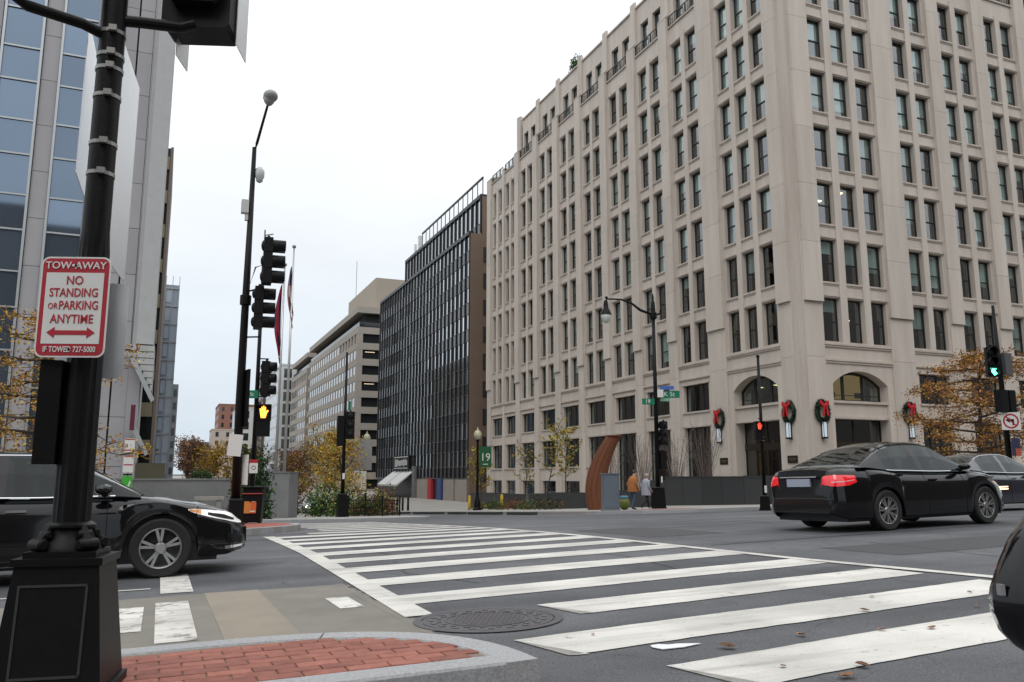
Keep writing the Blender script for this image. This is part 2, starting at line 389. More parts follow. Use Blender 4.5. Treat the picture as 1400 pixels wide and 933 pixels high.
# ---- near brick island (left foreground)
def isl_top(x):
    if x <= .25: return 5.18
    t = min(1., (x - .25) / 1.50); return 3.80 + 1.38 * max(0., 1 - t ** 2.5) ** (1 / 2.5)
xs_n = frange(-9, .2, .46) + [.25 + 1.5 * math.sin(math.pi / 2 * i / 16) ** .8 for i in range(1, 17)]
island = sheet('median_island', [x for x in xs_n if x < 1.72], lambda x: 3.84, lambda x: max(3.86, isl_top(x) - .05), .1405, BRICK_BED, 4, skirt=.2)
struct(island)
outl = [(x, isl_top(x)) for x in reversed(xs_n)]
kerb_run(outl, island, width=.19, seg=1.55)
kerb_run([(-9, 3.80), (1.60, 3.80)], island, width=.2, seg=1.9)
BL, BW = .203, .100
def brick_mesh(l, w):
    mb = MB(); b = .003
    mb.box(-l / 2, l / 2, -w / 2, w / 2, -.05, -b)
    mb.frustum(0, 0, -b, 0, l / 2, w / 2, l / 2 - b, w / 2 - b)
    return mb.mesh('brick', BRICK)
bm_full = brick_mesh(BL - .007, BW - .007); bm_half = brick_mesh(BL / 2 - .007, BW - .007)
rr = random.Random(3)
def lay_brick(x, y, dz, parent, half=False, rz=0.):
    o = link('brick', bm_half if half else bm_full, parent, (x, y, H(x, y) + dz + rr.uniform(-.0018, .0018)))
    gx_ = (H(x + .1, y) - H(x - .1, y)) / .2; gy_ = (H(x, y + .1) - H(x, y - .1)) / .2
    o.rotation_euler = (gy_ + rr.uniform(-.006, .006), -gx_ + rr.uniform(-.005, .005), rz + rr.uniform(-.012, .012)); return o
for j in range(12):
    y = 4.06 + BW * j
    for i in range(-10, 14):
        x = -.05 + BL * (i + (j % 2) * .5)
        inner = isl_top(x) - .18 - BW * .5
        inner2 = isl_top(x + BL * .5) - .18 - BW * .2
        if x < -.95 or x > 1.52: continue
        if y <= inner and y <= inner2: lay_brick(x, y, .149, island)
        elif y <= isl_top(x - BL * .25) - .18 - BW * .45 and y <= isl_top(x) - .19 - BW * .2: lay_brick(x - BL * .25, y, .149, island, half=True)
# flush brick gutter at the nose
gut = sheet('gutter', frange(1.78, 2.3, .1), lambda x: 2.6, lambda x: 3.72 - (x - 1.78) * .55, .004, BRICK_BED, 4); struct(gut)
for j in range(11):
    for i in range(3):
        x = 1.87 + BL * (i + (j % 2) * .5); y = 2.66 + BW * j
        if x + BL * .5 < 2.36 and y < 3.68 - (x - 1.78) * .58: lay_brick(x, y, .012, gut)

# ---- the other islands and pavements
def block(name, xs, y0f, y1f, kerbs, m=SIDEWALK, ny=10, dz=.142, inset=.02):
    o = struct(sheet(name, xs, y0f, y1f, dz, m, ny, skirt=.2))
    for k in kerbs: kerb_run(k, o, seg=2.4)
    return o
def nose_x(xe, y0, y1, side, n=12):
    """x stations and bounds for an island that ends in a half round at x = xe."""
    r = (y1 - y0) / 2; c = (y0 + y1) / 2
    def f(x, s):
        d = (x - (xe - r * side)) * side
        if d <= 0: return c + s * r
        return c + s * math.sqrt(max(0., r * r - d * d))
    return r, c, f
r_, c_, fw = nose_x(3.45, 18.9, 26.4, 1)
xw = frange(-40, 3.45 - r_, 2.) + [3.45 - r_ + r_ * math.sin(math.pi / 2 * i / 14) for i in range(1, 15)]
wm = block('west_median', [x for x in xw if x < 3.4], lambda x: fw(x, -1) + .02, lambda x: fw(x, 1) - .02,
           [[(-40, 18.9), (3.45 - r_, 18.9)] + arc(3.45 - r_, c_, r_, -90, 90, 16) + [(-40, 26.4)]])
wb = sheet('brick_paving', [x for x in frange(-1.5, 3.2, .3)], lambda x: fw(x, -1) + .3, lambda x: max(fw(x, -1) + .32, fw(x, 1) - .3), .150,
           mat('far brick paving', (.33, .10, .07), .85, noise=.6, nscale=9, col2=(.24, .075, .055)), 6, wm)
r_, c_, fe = nose_x(19.0, 19.2, 24.4, -1)
xe_ = [19.0 + r_ - r_ * math.sin(math.pi / 2 * i / 14) for i in range(14, 0, -1)] + frange(19 + r_, 70, 2.)
em = block('east_median', [x for x in xe_ if x > 19.05], lambda x: fe(x, -1) + .02, lambda x: fe(x, 1) - .02,
           [[(70, 24.4), (19 + r_, 24.4)] + arc(19 + r_, c_, r_, 90, 270, 16) + [(70, 19.2)]])
def corner_y(x, xe, y0, r, side):
    d = (x - (xe - r * side)) * side
    return y0 if d <= 0 else y0 + r - math.sqrt(max(0., r * r - d * d))
xs1 = frange(-60, 6.8, 2.4) + [6.8 + 3.5 * math.sin(math.pi / 2 * i / 10) for i in range(1, 11)]
nwp = block('northwest_pavement', xs1, lambda x: corner_y(x, 10.3, 30.2, 3.5, 1) + .02, lambda x: 420., [], ny=130)
kerb_run([(-40, 30.2), (6.8, 30.2)] + arc(6.8, 33.7, 3.5, -90, 0, 10) + [(10.3, 60)], nwp, seg=2.4)
kerb_run([(10.3, 60), (10.3, 400)], nwp, seg=40)
xs2 = [21.8 - 4. * math.sin(math.pi / 2 * i / 10) for i in range(10, 0, -1)] + frange(21.8, 72, 2.4)
nep = block('northeast_pavement', xs2, lambda x: corner_y(-x, -17.8, 30.4, 4., 1) + .02, lambda x: 420., [], ny=130)
kerb_run([(17.8, 400), (17.8, 60)], nep, seg=40)
kerb_run([(17.8, 60), (17.8, 34.4)] + arc(21.8, 34.4, 4., 180, 270, 10) + [(70, 30.4)], nep, seg=2.4)
ramp = sheet('brick_ramp', frange(19.6, 22.6, .3), lambda x: 31.6, lambda x: 33.4, .150, mat('far brick paving'), 4, nep)
# raised concrete lane dividers along the east kerb of the side street
for i, (ya, yb) in enumerate(((37.5, 40.5), (42.0, 46.5), (47.8, 50.2), (52, 58), (60, 68))):
    w = sheet('lane_divider', [16.7, 17.1], lambda x: ya, lambda x: yb, .14, mat('dark rubber', (.04, .04, .042), .8), 6, skirt=.2)
    tag(w, 'low dark lane divider by the east kerb, ' + ('nearest the corner', 'second from the corner', 'third from the corner', 'fourth from the corner', 'farthest from the corner')[i], 'lane divider', 'lane dividers')

# ---- concrete bus lane, patches and markings
lane = sheet('concrete_lane', frange(-9, 1.76, .5), lambda x: 5.19, lambda x: 8.72 + .02 * math.sin(x * 3), .003, CONCRETE, 6); struct(lane)
mbp = MB()      # ragged broken edge where concrete meets asphalt
rg = random.Random(5)
rowA = []; rowB = []
for i in range(30):
    y = 5.6 + 3.15 * i / 29; rowA.append((1.70, y, H(1.7, y) + .0045)); xx = 1.80 + rg.uniform(-.03, .05); rowB.append((xx, y, H(xx, y) + .0045))
mbp.grid([rowA, rowB]); mbp.build('broken_edge', CONCRETE, lane)
struct(sheet('tan_patch', frange(.46, .95, .1), lambda x: 5.25, lambda x: 8.75, .0055, CONC_TAN, 6))
def mark(name, x0, x1, ya, yb, sl=0., dz=.007, m=PAINT, n=None):
    xs = frange(x0, x1, .4) if abs(x1 - x0) > .5 else [x0, x1]
    o = sheet(name, xs, lambda x: ya + sl * (x - 2), lambda x: yb + sl * (x - 2), dz, m, max(1, int(abs(yb - ya) / 1.5)))
    return struct(o)
bars = [(3.30, 2.55), (4.42, 2.12), (5.62, 2.86), (6.90, 1.95), (8.32, 2.03), (9.68, 2.1), (10.98, 2.12), (12.25, 2.15), (13.58, 2.18), (14.86, 2.2), (16.1, 2.2), (17.4, 2.25),
        (18.7, 3.1), (20.0, 3.6), (21.3, 3.75), (22.6, 3.7), (23.9, 3.3), (25.2, 2.6), (26.5, 2.6), (27.8, 2.6), (29.0, 2.6)]
for i, (y, xl) in enumerate(bars):
    sl = .10 if y < 14 else max(.02, .10 - (y - 14) * .006)
    mb = MB(); xs = frange(xl, 6.92, .1 if i < 8 else .4); w = .60; jr = random.Random(i); jj = .006 if i < 8 else 0
    lo = [(x + (.22 if k == 0 and i < 3 else 0), y + sl * (x - 2) + jr.uniform(-jj, jj) + .008 * math.sin(x * 2.3 + i), 0) for k, x in enumerate(xs)]
    hi = [(x, y + w + sl * (x - 2) + jr.uniform(-jj, jj) + .008 * math.sin(x * 1.7 + i * 2), 0) for x in xs]
    mb.grid([[(a, b, H(a, b) + .006) for a, b, _ in rw] for rw in (lo, hi)])
    struct(mb.build('crosswalk_stripe', PAINT))
def edge_line(name, pts, w):
    mb = MB(); P = []
    for a, b in zip(pts[:-1], pts[1:]):
        n = max(2, int(abs(b[1] - a[1]) / .8)); P += [(a[0] + (b[0] - a[0]) * i / n, a[1] + (b[1] - a[1]) * i / n) for i in range(n)]
    P.append(pts[-1])
    mb.grid([[(x, y, H(x, y) + .009) for x, y in P], [(x + w, y, H(x + w, y) + .009) for x, y in P]])
    return struct(mb.build(name, PAINT))
edge_line('crosswalk_line', [(1.76, 6.28), (1.86, 9), (2.0, 13), (2.05, 18.3)], .23)
edge_line('crosswalk_line', [(7.2, 3.0), (7.08, 5.6), (6.9, 8), (6.88, 14), (6.9, 30)], .16)
mark('stop_line', .03, .30, 6.12, 8.25, 0, .007, PAINT_OLD); mark('stop_line', .07, .37, 8.95, 10.9, 0, .007, PAINT_OLD)
mark('stop_line', -.42, -.06, 6.7, 8.05, 0, .007, PAINT_OLD); mark('lane_line', -9, -.02, 9.42, 9.5, 0, .007, PAINT)
mark('lane_line', 1.42, 1.62, 7.0, 7.7, 0, .007, PAINT_OLD)
mark('lane_line', 24, 60, 14.4, 14.52, 0, .007, PAINT)

# utility cuts: patches of newer and older asphalt with sealed joints
PATCH1 = mat('newer asphalt patch', (.055, .055, .058), .8, noise=.6, nscale=70, col2=(.085, .085, .088), bump=.4, bscale=110); PATCH2 = mat('older asphalt patch', (.105, .10, .098), .8, noise=.6, nscale=70, col2=(.07, .07, .07), bump=.4, bscale=110)
SEAL = mat('joint sealant', (.028, .028, .03), .5)
for x0, x1, y0, y1, m_ in ((8.2, 11.6, 7.6, 8.9, PATCH1), (9.6, 30., 15.6, 16.3, PATCH2), (-8., 1.0, 12.9, 13.7, PATCH2), (12.5, 15.2, 5.2, 7.4, PATCH2), (7.6, 9.2, 12.2, 15.1, PATCH1)):
    struct(sheet('asphalt_patch', frange(x0, x1, .8), lambda x: y0 + .02 * math.sin(x * 2), lambda x: y1 + .02 * math.sin(x * 3 + 1), .003, m_, max(1, int(y1 - y0))))
def seam(pts, w=.018):
    mb = MB(); P = []; q = random.Random(int(pts[0][0] * 10))
    for a, b in zip(pts[:-1], pts[1:]):
        n = max(3, int(math.hypot(b[0] - a[0], b[1] - a[1]) / .25)); P += [(a[0] + (b[0] - a[0]) * i / n + q.uniform(-.02, .02), a[1] + (b[1] - a[1]) * i / n + q.uniform(-.02, .02)) for i in range(n)]
    P.append(pts[-1]); k = (abs(pts[-1][0] - pts[0][0]) > abs(pts[-1][1] - pts[0][1]))
    mb.grid([[(x - (0 if k else w), y - (w if k else 0), H(x, y) + .0042) for x, y in P], [(x + (0 if k else w), y + (w if k else 0), H(x, y) + .0042) for x, y in P]])
    struct(mb.build('sealed_seam', SEAL))
seam([(-8, 11.9), (1.6, 11.7)]); seam([(7.4, 10.2), (14, 10.6), (26, 10.3)]); seam([(3.0, 8.0), (2.6, 9.3), (3.1, 11.9), (2.8, 15.0)], .010); seam([(8.0, 4.0), (8.8, 6.4), (9.4, 9.2)], .010); seam([(1.72, 6.1), (1.83, 8.8)], .014); seam([(5.2, 7.65), (5.6, 9.6), (5.3, 12.1)], .008)
# ---- manhole cover in the crosswalk
def on_slope(o, x, y, dz=0.):
    gx_ = (H(x + .3, y) - H(x - .3, y)) / .6; gy_ = (H(x, y + .3) - H(x, y - .3)) / .6
    o.location = (x, y, H(x, y) + dz); o.rotation_euler = (math.atan(gy_), -math.atan(gx_), 0)
IRON = mat('cast iron', (.105, .098, .105), .55, metal=.35, noise=.5, nscale=9, col2=(.07, .066, .07), bump=.3, bscale=90)
mh = thing('manhole_cover', 'round cast iron manhole cover between the crosswalk and the brick island', 'manhole cover')
on_slope(mh, 2.27, 5.86, .006)
MB().lathe([(.545, 0), (.545, .004), (.49, .005), (.487, .001)], 48, cap=False).build('frame_ring', IRON, mh, auto=30)
MB().lathe([(.478, -.004), (.478, .004), (.455, .006), (.45, .002), (.0, .002)], 48).build('cover', IRON, mh, auto=30)
mb = MB().lathe([(.315, .001), (.315, .0065), (.300, .0065), (.300, .001)], 48, cap=False); mb.build('inner_ring', IRON, mh, auto=30)
IRON_D = mat('cast iron worn', (.13, .122, .13), .5, metal=.4, noise=.4, nscale=15)
mb = MB()
for i in range(-7, 8):
    for j in range(-7, 8):
        x, y = (i + .5 * (j % 2)) * .040, j * .037
        if x * x + y * y < .275 ** 2: mb.frustum(x, y, .002, .008, .0135, .012, .010, .009)
stuff(mb.build('lug_pattern', IRON_D, mh))
mb = MB()
for k in range(40):
    a = 2 * math.pi * k / 40
    for r0, r1 in ((.345, .375), (.395, .43)):
        c0, s0, c1, s1 = math.cos(a - .05), math.sin(a - .05), math.cos(a + .05), math.sin(a + .05)
        if (k + (r0 > .38)) % 2: mb.poly([(r0 * c0, r0 * s0), (r1 * c0, r1 * s0), (r1 * c1, r1 * s1), (r0 * c1, r0 * s1)], .002, .007, axis='z')
stuff(mb.build('rim_lugs', IRON_D, mh))
# ---- litter: a torn paper and fallen leaves
mb = MB(); pp = [(-.14, .02), (-.12, -.06), (.02, -.07), (.17, -.03), (.05, .03), (-.02, .035), (-.06, .075), (-.12, .07)]
mb.poly([(x, y) for x, y in pp], 0, .004, axis='z')
pa = mb.build('paper_scrap', mat('white paper', (.75, .77, .78), .8)); on_slope(pa, 2.88, 4.37, .006)
tag(pa, 'torn scrap of white paper lying between two crosswalk stripes', 'paper')
LEAFM = mat('fallen leaf', (.23, .11, .045), .8, objrand=.5, noise=.5, nscale=60)
def leaf_mesh(k):
    q = random.Random(k); mb = MB()
    top = []; n = 9
    for i in range(n):
        a = 2 * math.pi * i / n; r = .05 * (1 + .35 * math.cos(a) + q.uniform(-.25, .25)); top.append((r * 1.2 * math.cos(a), r * .75 * math.sin(a), .008 + q.uniform(0, .016)))
    mb.add([(0, 0, .004)] + top, [(0, i + 1, (i + 1) % n + 1) for i in range(n)])
    return mb.mesh('fallen_leaf', LEAFM)
lm = [leaf_mesh(k) for k in range(5)]
lf = [(3.12, 4.15, 1.5), (4.75, 4.72, 1.1), (5.3, 5.2, .8), (3.72, 4.25, 1.0), (4.25, 4.12, .9), (3.05, 3.62, .7), (4.55, 4.0, 1.0), (3.4, 3.42, 1.2), (3.15, 3.3, 1.3), (5.05, 3.9, .7), (2.62, 4.9, .5),
      (1.25, 9.1, .9), (5.55, 4.45, .8), (6.1, 4.95, .7)]
CA, SA = math.cos(R(22.77)), math.sin(R(22.77))
lf.sort(key=lambda p: (p[0] * CA - p[1] * SA) / (p[0] * SA + p[1] * CA))
ORD = ['first', 'second', 'third', 'fourth', 'fifth', 'sixth', 'seventh', 'eighth', 'ninth', 'tenth', 'eleventh', 'twelfth', 'thirteenth', 'fourteenth']
for i, (x, y, s) in enumerate(lf):
    o = link('fallen_leaf', lm[i % 5]); on_slope(o, x, y, .012); o.rotation_euler[2] = i * 1.3; o.scale = (s * .55, s * .55, s * .55)
    tag(o, 'dry brown leaf lying on the road, %s of the fallen leaves counted from the left' % ORD[i], 'leaf', 'fallen leaves on the road')
# ================================================================ STONE OFFICE BUILDING (right)
BX, BY = 34.9, 38.5
sb = thing('stone_office_building', 'tall pale limestone office building with stone piers and tall dark sash windows', 'building', (BX, BY, 0))
FROT = {'A': -math.pi / 2, 'B': 0.}
def fpos(F, u, w, z): return (-w, u - BY, z) if F == 'A' else (u - BX, -w, z)
_bc = {}
def box_mesh(name, du, dw, dz, m, bev=0.):
    k = (name, round(du, 3), round(dw, 3), round(dz, 3), m.name)
    if k not in _bc:
        mb = MB()
        mb.box(-du / 2, du / 2, -dw / 2, dw / 2, -dz / 2, dz / 2)
        _bc[k] = mb.mesh(name, m)
    return _bc[k]
def fbox(F, name, u0, u1, w0, w1, z0, z1, m, parent=sb):
    return link(name, box_mesh(name, u1 - u0, w1 - w0, z1 - z0, m), parent, fpos(F, (u0 + u1) / 2, (w0 + w1) / 2, (z0 + z1) / 2), FROT[F])
ZC = 1.2
SILL = [ZC + 8.2 + 3.745 * k for k in range(7)]; WH = 2.76
TOPP = ZC + 35.0
_wm = {}
def win_mesh(ww, h, nv=0, nh=(.47,), fr=.085, d=.26):
    k = (ww, h, nv, nh)
    if k not in _wm:
        mb = MB(); y0, y1 = d, d + .09
        mb.box(-ww / 2, -ww / 2 + fr, y0, y1, 0, h); mb.box(ww / 2 - fr, ww / 2, y0, y1, 0, h)
        mb.box(-ww / 2 + fr, ww / 2 - fr, y0, y1, 0, fr); mb.box(-ww / 2 + fr, ww / 2 - fr, y0, y1, h - fr, h)
        for q in nh: mb.box(-ww / 2 + fr, ww / 2 - fr, y0 - .012, y1, h * q - .035, h * q + .035)
        for i in range(nv):
            x = -ww / 2 + ww * (i + 1) / (nv + 1); mb.box(x - .045, x + .045, y0 + .006, y1 + .004, fr, h - fr)
        pn = MB().quad((-ww / 2 + fr, d + .05, fr), (ww / 2 - fr, d + .05, fr), (ww / 2 - fr, d + .05, h - fr), (-ww / 2 + fr, d + .05, h - fr))
        _wm[k] = (mb.mesh('window', WINFRAME), pn.mesh('pane', GLASS))
    return _wm[k]
_sm = {}
def one_mesh(key, fn):
    if key not in _sm: _sm[key] = fn()
    return _sm[key]
wr = random.Random(11)
LAMPW = mat('lit ceiling lamp', (.9, .8, .6), .5, emit=(1., .72, .36, 4.))
LIT = {('A', 41.0, 0): .5, ('A', 42.76, 0): .72, ('A', 44.52, 0): .6, ('B', 37.56, 2): .62, ('B', 39.48, 2): .9, ('B', 39.48, 0): .55, ('B', 45.885, 1): .35, ('B', 46.8, 3): .9}
def window(F, uc, z, ww, h, blind=True, surround=True, nv=0, nh=(.47,), dw=0., lamp=0):
    wm_, pm = win_mesh(ww, h, nv, nh)
    o = link('window', wm_, sb, fpos(F, uc, dw, z), FROT[F])
    po_ = link('pane', pm, o); po_.rotation_euler = (wr.uniform(-.006, .006), 0, wr.uniform(-.008, .008))
    if lamp:
        lo = link('ceiling_light', one_mesh('lamp', lambda: MB().box(-.16, .16, .62, .8, 0, .07).mesh('ceiling_light', LAMPW)), o, (wr.uniform(-.2, .2), 0, h * lamp))
    if blind:
        q = wr.random()
        fr = 0 if q < .27 else (.3 if q < .42 else (.5 if q < .62 else (.62 if q < .72 else (.8 if q < .84 else .97))))
        if fr:
            link('blind', one_mesh(('bl', ww, h, fr), lambda: MB().box(-ww / 2 + .08, ww / 2 - .08, .44, .45, h * (1 - fr), h - .05).mesh('blind', BLIND)), o)
    if surround:
        link('window_sill', one_mesh(('si', ww), lambda: MB().box(-ww / 2 - .1, ww / 2 + .1, -.09, .34, -.11, 0).box(-ww / 2 - .04, ww / 2 + .04, -.04, .3, -.2, -.11).mesh('window_sill', STONE2)), o)
        link('lintel', one_mesh(('li', ww, h), lambda: MB().box(-ww / 2 - .12, ww / 2 + .12, -.085, .3, h + .075, h + .15).box(-ww / 2 - .06, ww / 2 + .06, -.035, .3, h, h + .075).mesh('lintel', STONE2)), o)
    return o
def bay(F, u0, u1, centers, ww, top=7):
    """Upper storeys of one bay: mullions, jambs, spandrels and windows."""
    zb, zt = SILL[0] - .2, TOPP
    edges = sorted(centers)
    for a, b in zip(edges[:-1], edges[1:]):
        c = (a + b) / 2; hw = (b - a - ww) / 2
        fbox(F, 'mullion', c - hw, c + hw, -.46, .10, zb, SILL[6] + WH + .45, STONE)
    for a, b in ((u0, edges[0] - ww / 2), (edges[-1] + ww / 2, u1)):
        if b - a > .03: fbox(F, 'jamb', a, b, -.46, -.02, zb, SILL[6] + WH + .2, STONE)
    for k in range(7):
        for c in centers: window(F, c, SILL[k], ww, WH, lamp=LIT.get((F, round(c, 3), k), 0), blind=(F, round(c, 3), k) not in LIT)
        z0 = SILL[k] + WH; z1 = SILL[k + 1] if k < 6 else TOPP
        fbox(F, 'spandrel', u0, u1, -.45, 0, z0 + .001, z1 - .001, STONE)
    fbox(F, 'coping', u0, u1, -.34, .12, TOPP, TOPP + .12, STONE2)
def railing(F, u0, u1, z):
    n = max(3, int((u1 - u0) / .28)); L_ = u1 - u0
    def mk():
        mb = MB().box(-L_ / 2, L_ / 2, -.03, .03, .86, .93).box(-L_ / 2, L_ / 2, -.02, .02, .10, .14)
        for i in range(n + 1):
            x = -L_ / 2 + .03 + (L_ - .06) * i / n; t = .05 if i % 4 == 0 else .016; mb.box(x - t, x + t, -t, t, 0, .86)
        return mb.mesh('railing', WINFRAME)
    link('railing', one_mesh(('ra', round(L_, 2)), mk), sb, fpos(F, (u0 + u1) / 2, .02, z), FROT[F])
def attic(F, u0, u1, centers, ww=1.2):
    """Set-back top storey behind the railing."""
    w0, w1 = -.75, -.3; z0, zh, z1 = TOPP, TOPP + 2.95, ZC + 39.7
    e = sorted(centers); cuts = [u0] + [q for c in e for q in (c - ww / 2, c + ww / 2)] + [u1]
    for a, b in zip(cuts[0::2], cuts[1::2]):
        if b - a > .02: fbox(F, 'attic_wall', a, b, w0, w1, z0, zh, STONE)
    fbox(F, 'attic_wall', u0, u1, w0, w1 - .001, zh, z1, STONE)
    fbox(F, 'coping', u0, u1, w0 - .1, w1 + .12, z1, z1 + .15, STONE2)
    for c in centers: window(F, c, z0 + .13, ww, 2.82, surround=False, dw=-.3)
    railing(F, u0, u1, TOPP + .12)
def pier(F, u0, u1, top, lowtop=ZC + 10.0, w_up=.28, w_lo=.13, base=-5., lo_only=False):
    joints = [base, ZC + .2, ZC + 3.95, ZC + 7.2, lowtop]
    for a, b in zip(joints[:-1], joints[1:]): fbox(F, 'stone_panel', u0, u1, -.5, w_lo, a + .008, b - .008, STONE)
    fbox(F, 'pier_core', u0 - .004, u1 + .004, -.48, w_lo - .03, base, top - .1, STONE)
    z = lowtop; zs = [z]
    while z < top - .5:
        z = min(top, (SILL[0] + .2 if z < SILL[0] else z) + 3.745); zs.append(z)
    for a, b in zip(zs[:-1], zs[1:]): fbox(F, 'stone_panel', u0 + .008, u1 - .008, -.5, w_up, a + .008, b - .008, STONE)
    mbk = ('capx', round(u1 - u0, 2), w_up)
    L_ = u1 - u0
    link('pier_cap', one_mesh(mbk, lambda: MB().poly([(-w_up - .03, 0), (.75, 0), (.75, .42), (-w_up + .12, .22)], -L_ / 2 - .03, L_ / 2 + .03, axis='x').mesh('pier_cap', STONE2)), sb, fpos(F, (u0 + u1) / 2, 0, top), FROT[F])
PT = ZC + 36.0
# --- facade A (west, along the side street)
A_left = [81.9 - 4.94 * i for i in range(8)]            # north edge of each pier
A_p = [(q - 1.15, q) for q in A_left[:-1]] + [(45.42, 47.32)]
pier('A', 89.2, 90.4, ZC + 35.6)
for i, (a, b) in enumerate(A_p): pier('A', a, b, PT)
pier('A', 38.95, 40.1, PT, ZC + 10.6, w_lo=.10)
# double bay at the far end
fbox('A', 'mullion', 85.15, 85.75, -.46, .2, SILL[0] - .2, ZC + 35.6, STONE)
bay('A', 81.9, 85.15, (82.72, 84.38), 1.1); bay('A', 85.75, 89.2, (86.6, 88.3), 1.05)
railing('A', 82.0, 85.1, TOPP + .12); railing('A', 85.8, 89.1, TOPP + .12)
A_b = [(A_left[i + 1], A_p[i][0]) for i in range(7)]
for a, b in A_b:
    c = (a + b) / 2; bay('A', a, b, (c - .93, c + .93), 1.38); attic('A', a - 1.15, b, (c - .93, c + .93))
bay('A', 40.1, 45.42, (41.0, 42.76, 44.52), 1.28); attic('A', 39.3, 45.42, (41.05, 42.76, 44.47), 1.15)
for (a, b) in A_p: fbox('A', 'attic_pilaster', a + .2, b - .2, -.305, -.1, TOPP, ZC + 40.3, STONE)
fbox('A', 'attic_pilaster', 81.3, 81.9, -.9, -.08, TOPP, ZC + 40.4, STONE)
fbox('A', 'attic_wall', 81.85, 82.05, -14, -.35, TOPP, ZC + 39.7, STONE)
# --- facade B (south)
pier('B', 35.3, 36.75, PT, ZC + 10.6, w_lo=.10)
pier('B', 42.2, 44.15, PT)
B_b = [(44.15 + 4.66 * i, 47.62 + 4.66 * i) for i in range(5)]
bay('B', 36.75, 42.2, (37.56, 39.48, 41.4), 1.36); attic('B', 36.0, 42.2, (37.58, 39.48, 41.38), 1.2)
for i, (a, b) in enumerate(B_b):
    c = (a + b) / 2; bay('B', a, b, (c - .91, c + .91), 1.34); attic('B', a - 1.19, b, (c - .9, c + .9))
    pier('B', b, b + 1.19, PT); fbox('B', 'attic_pilaster', b + .2, b + 1.0, -.305, -.1, TOPP, ZC + 40.3, STONE)
fbox('B', 'corner_core', 34.93, 35.3, -.45, .02, -5, PT, STONE); fbox('A', 'corner_core', 38.55, 38.95, -.45, -.01, -5, PT, STONE)
fbox('A', 'corner_core', 38.9, 39.3, -2.2, -.31, TOPP, ZC + 39.7, STONE)
# --- base storeys
def base_bay(F, u0, u1, low=False, gz=-3.5):
    m = .38; L_ = u1 - u0
    for a, b in ((u0, u0 + m), (u1 - m, u1)): fbox(F, 'jamb', a, b, -.6, -.03, gz, ZC + 8.0, STONE)
    fbox(F, 'band', u0, u1, -.55, .001, ZC + 6.55, ZC + 7.98, STONE)
    fbox(F, 'cornice', u0 - .0, u1 + .0, -.3, .14, ZC + 7.98, ZC + 8.1, STONE2); fbox(F, 'cornice', u0, u1, -.3, .08, ZC + 7.86, ZC + 7.98, STONE2)
    fbox(F, 'cornice', u0, u1, -.3, .12, ZC + 6.95, ZC + 7.05, STONE2); fbox(F, 'cornice', u0 + m - .1, u1 - m + .1, -.3, .06, ZC + 6.55, ZC + 6.68, STONE2)
    fbox(F, 'band', u0, u1, -.55, -.002, ZC + 3.5, ZC + 4.5, STONE); fbox(F, 'cornice', u0 + m - .1, u1 - m + .1, -.3, .09, ZC + 4.5, ZC + 4.62, STONE2)
    fbox(F, 'cornice', u0 + m - .1, u1 - m + .1, -.3, .07, ZC + 3.5, ZC + 3.62, STONE2)
    W_ = L_ - 2 * m; c = (u0 + u1) / 2
    window(F, c, ZC + 4.62, W_, 1.93, blind=False, surround=False, nv=2 if W_ > 2 else 1, nh=())
    if low:
        window(F, c, ZC + 1.0, W_, 2.5, blind=False, surround=False, nv=2 if W_ > 2 else 1, nh=(.62,))
        fbox(F, 'band', u0, u1, -.55, -.004, ZC - .36, ZC + .96, STONE); fbox(F, 'cornice', u0, u1, -.3, .1, ZC + .82, ZC + .96, STONE2)
        window(F, c, gz, W_, ZC - .36 - gz, blind=False, surround=False, nv=1, nh=(.8,))
    else:
        window(F, c, gz, W_, ZC + 3.5 - gz, blind=False, surround=False, nv=2, nh=(.72, .62))
base_bay('A', 81.9, 85.15, True); base_bay('A', 85.75, 89.2, True)
fbox('A', 'jamb', 85.15, 85.75, -.5, .08, -4, ZC + 8.0, STONE)
for i, (a, b) in enumerate(A_b): base_bay('A', a, b, i < 4, gz=-2.6 if i < 4 else -1.4)
for a, b in B_b: base_bay('B', a, b, False, gz=-.6)
WARM = mat('warm glowing wall', (.55, .36, .2), .9, emit=(.55, .27, .09, .7))  # wall itself emits, standing in for warm room lighting
LAMP = mat('lit ceiling panel', (.9, .8, .6), .5, emit=(1., .74, .38, 3.2))
BRONZE = mat('bronze door', (.055, .042, .032), .35, metal=.5)
TANDOOR = mat('tan lobby wall', (.30, .20, .12), .6, emit=(.5, .27, .12, .10))  # faint emission put into the panel in place of lobby light
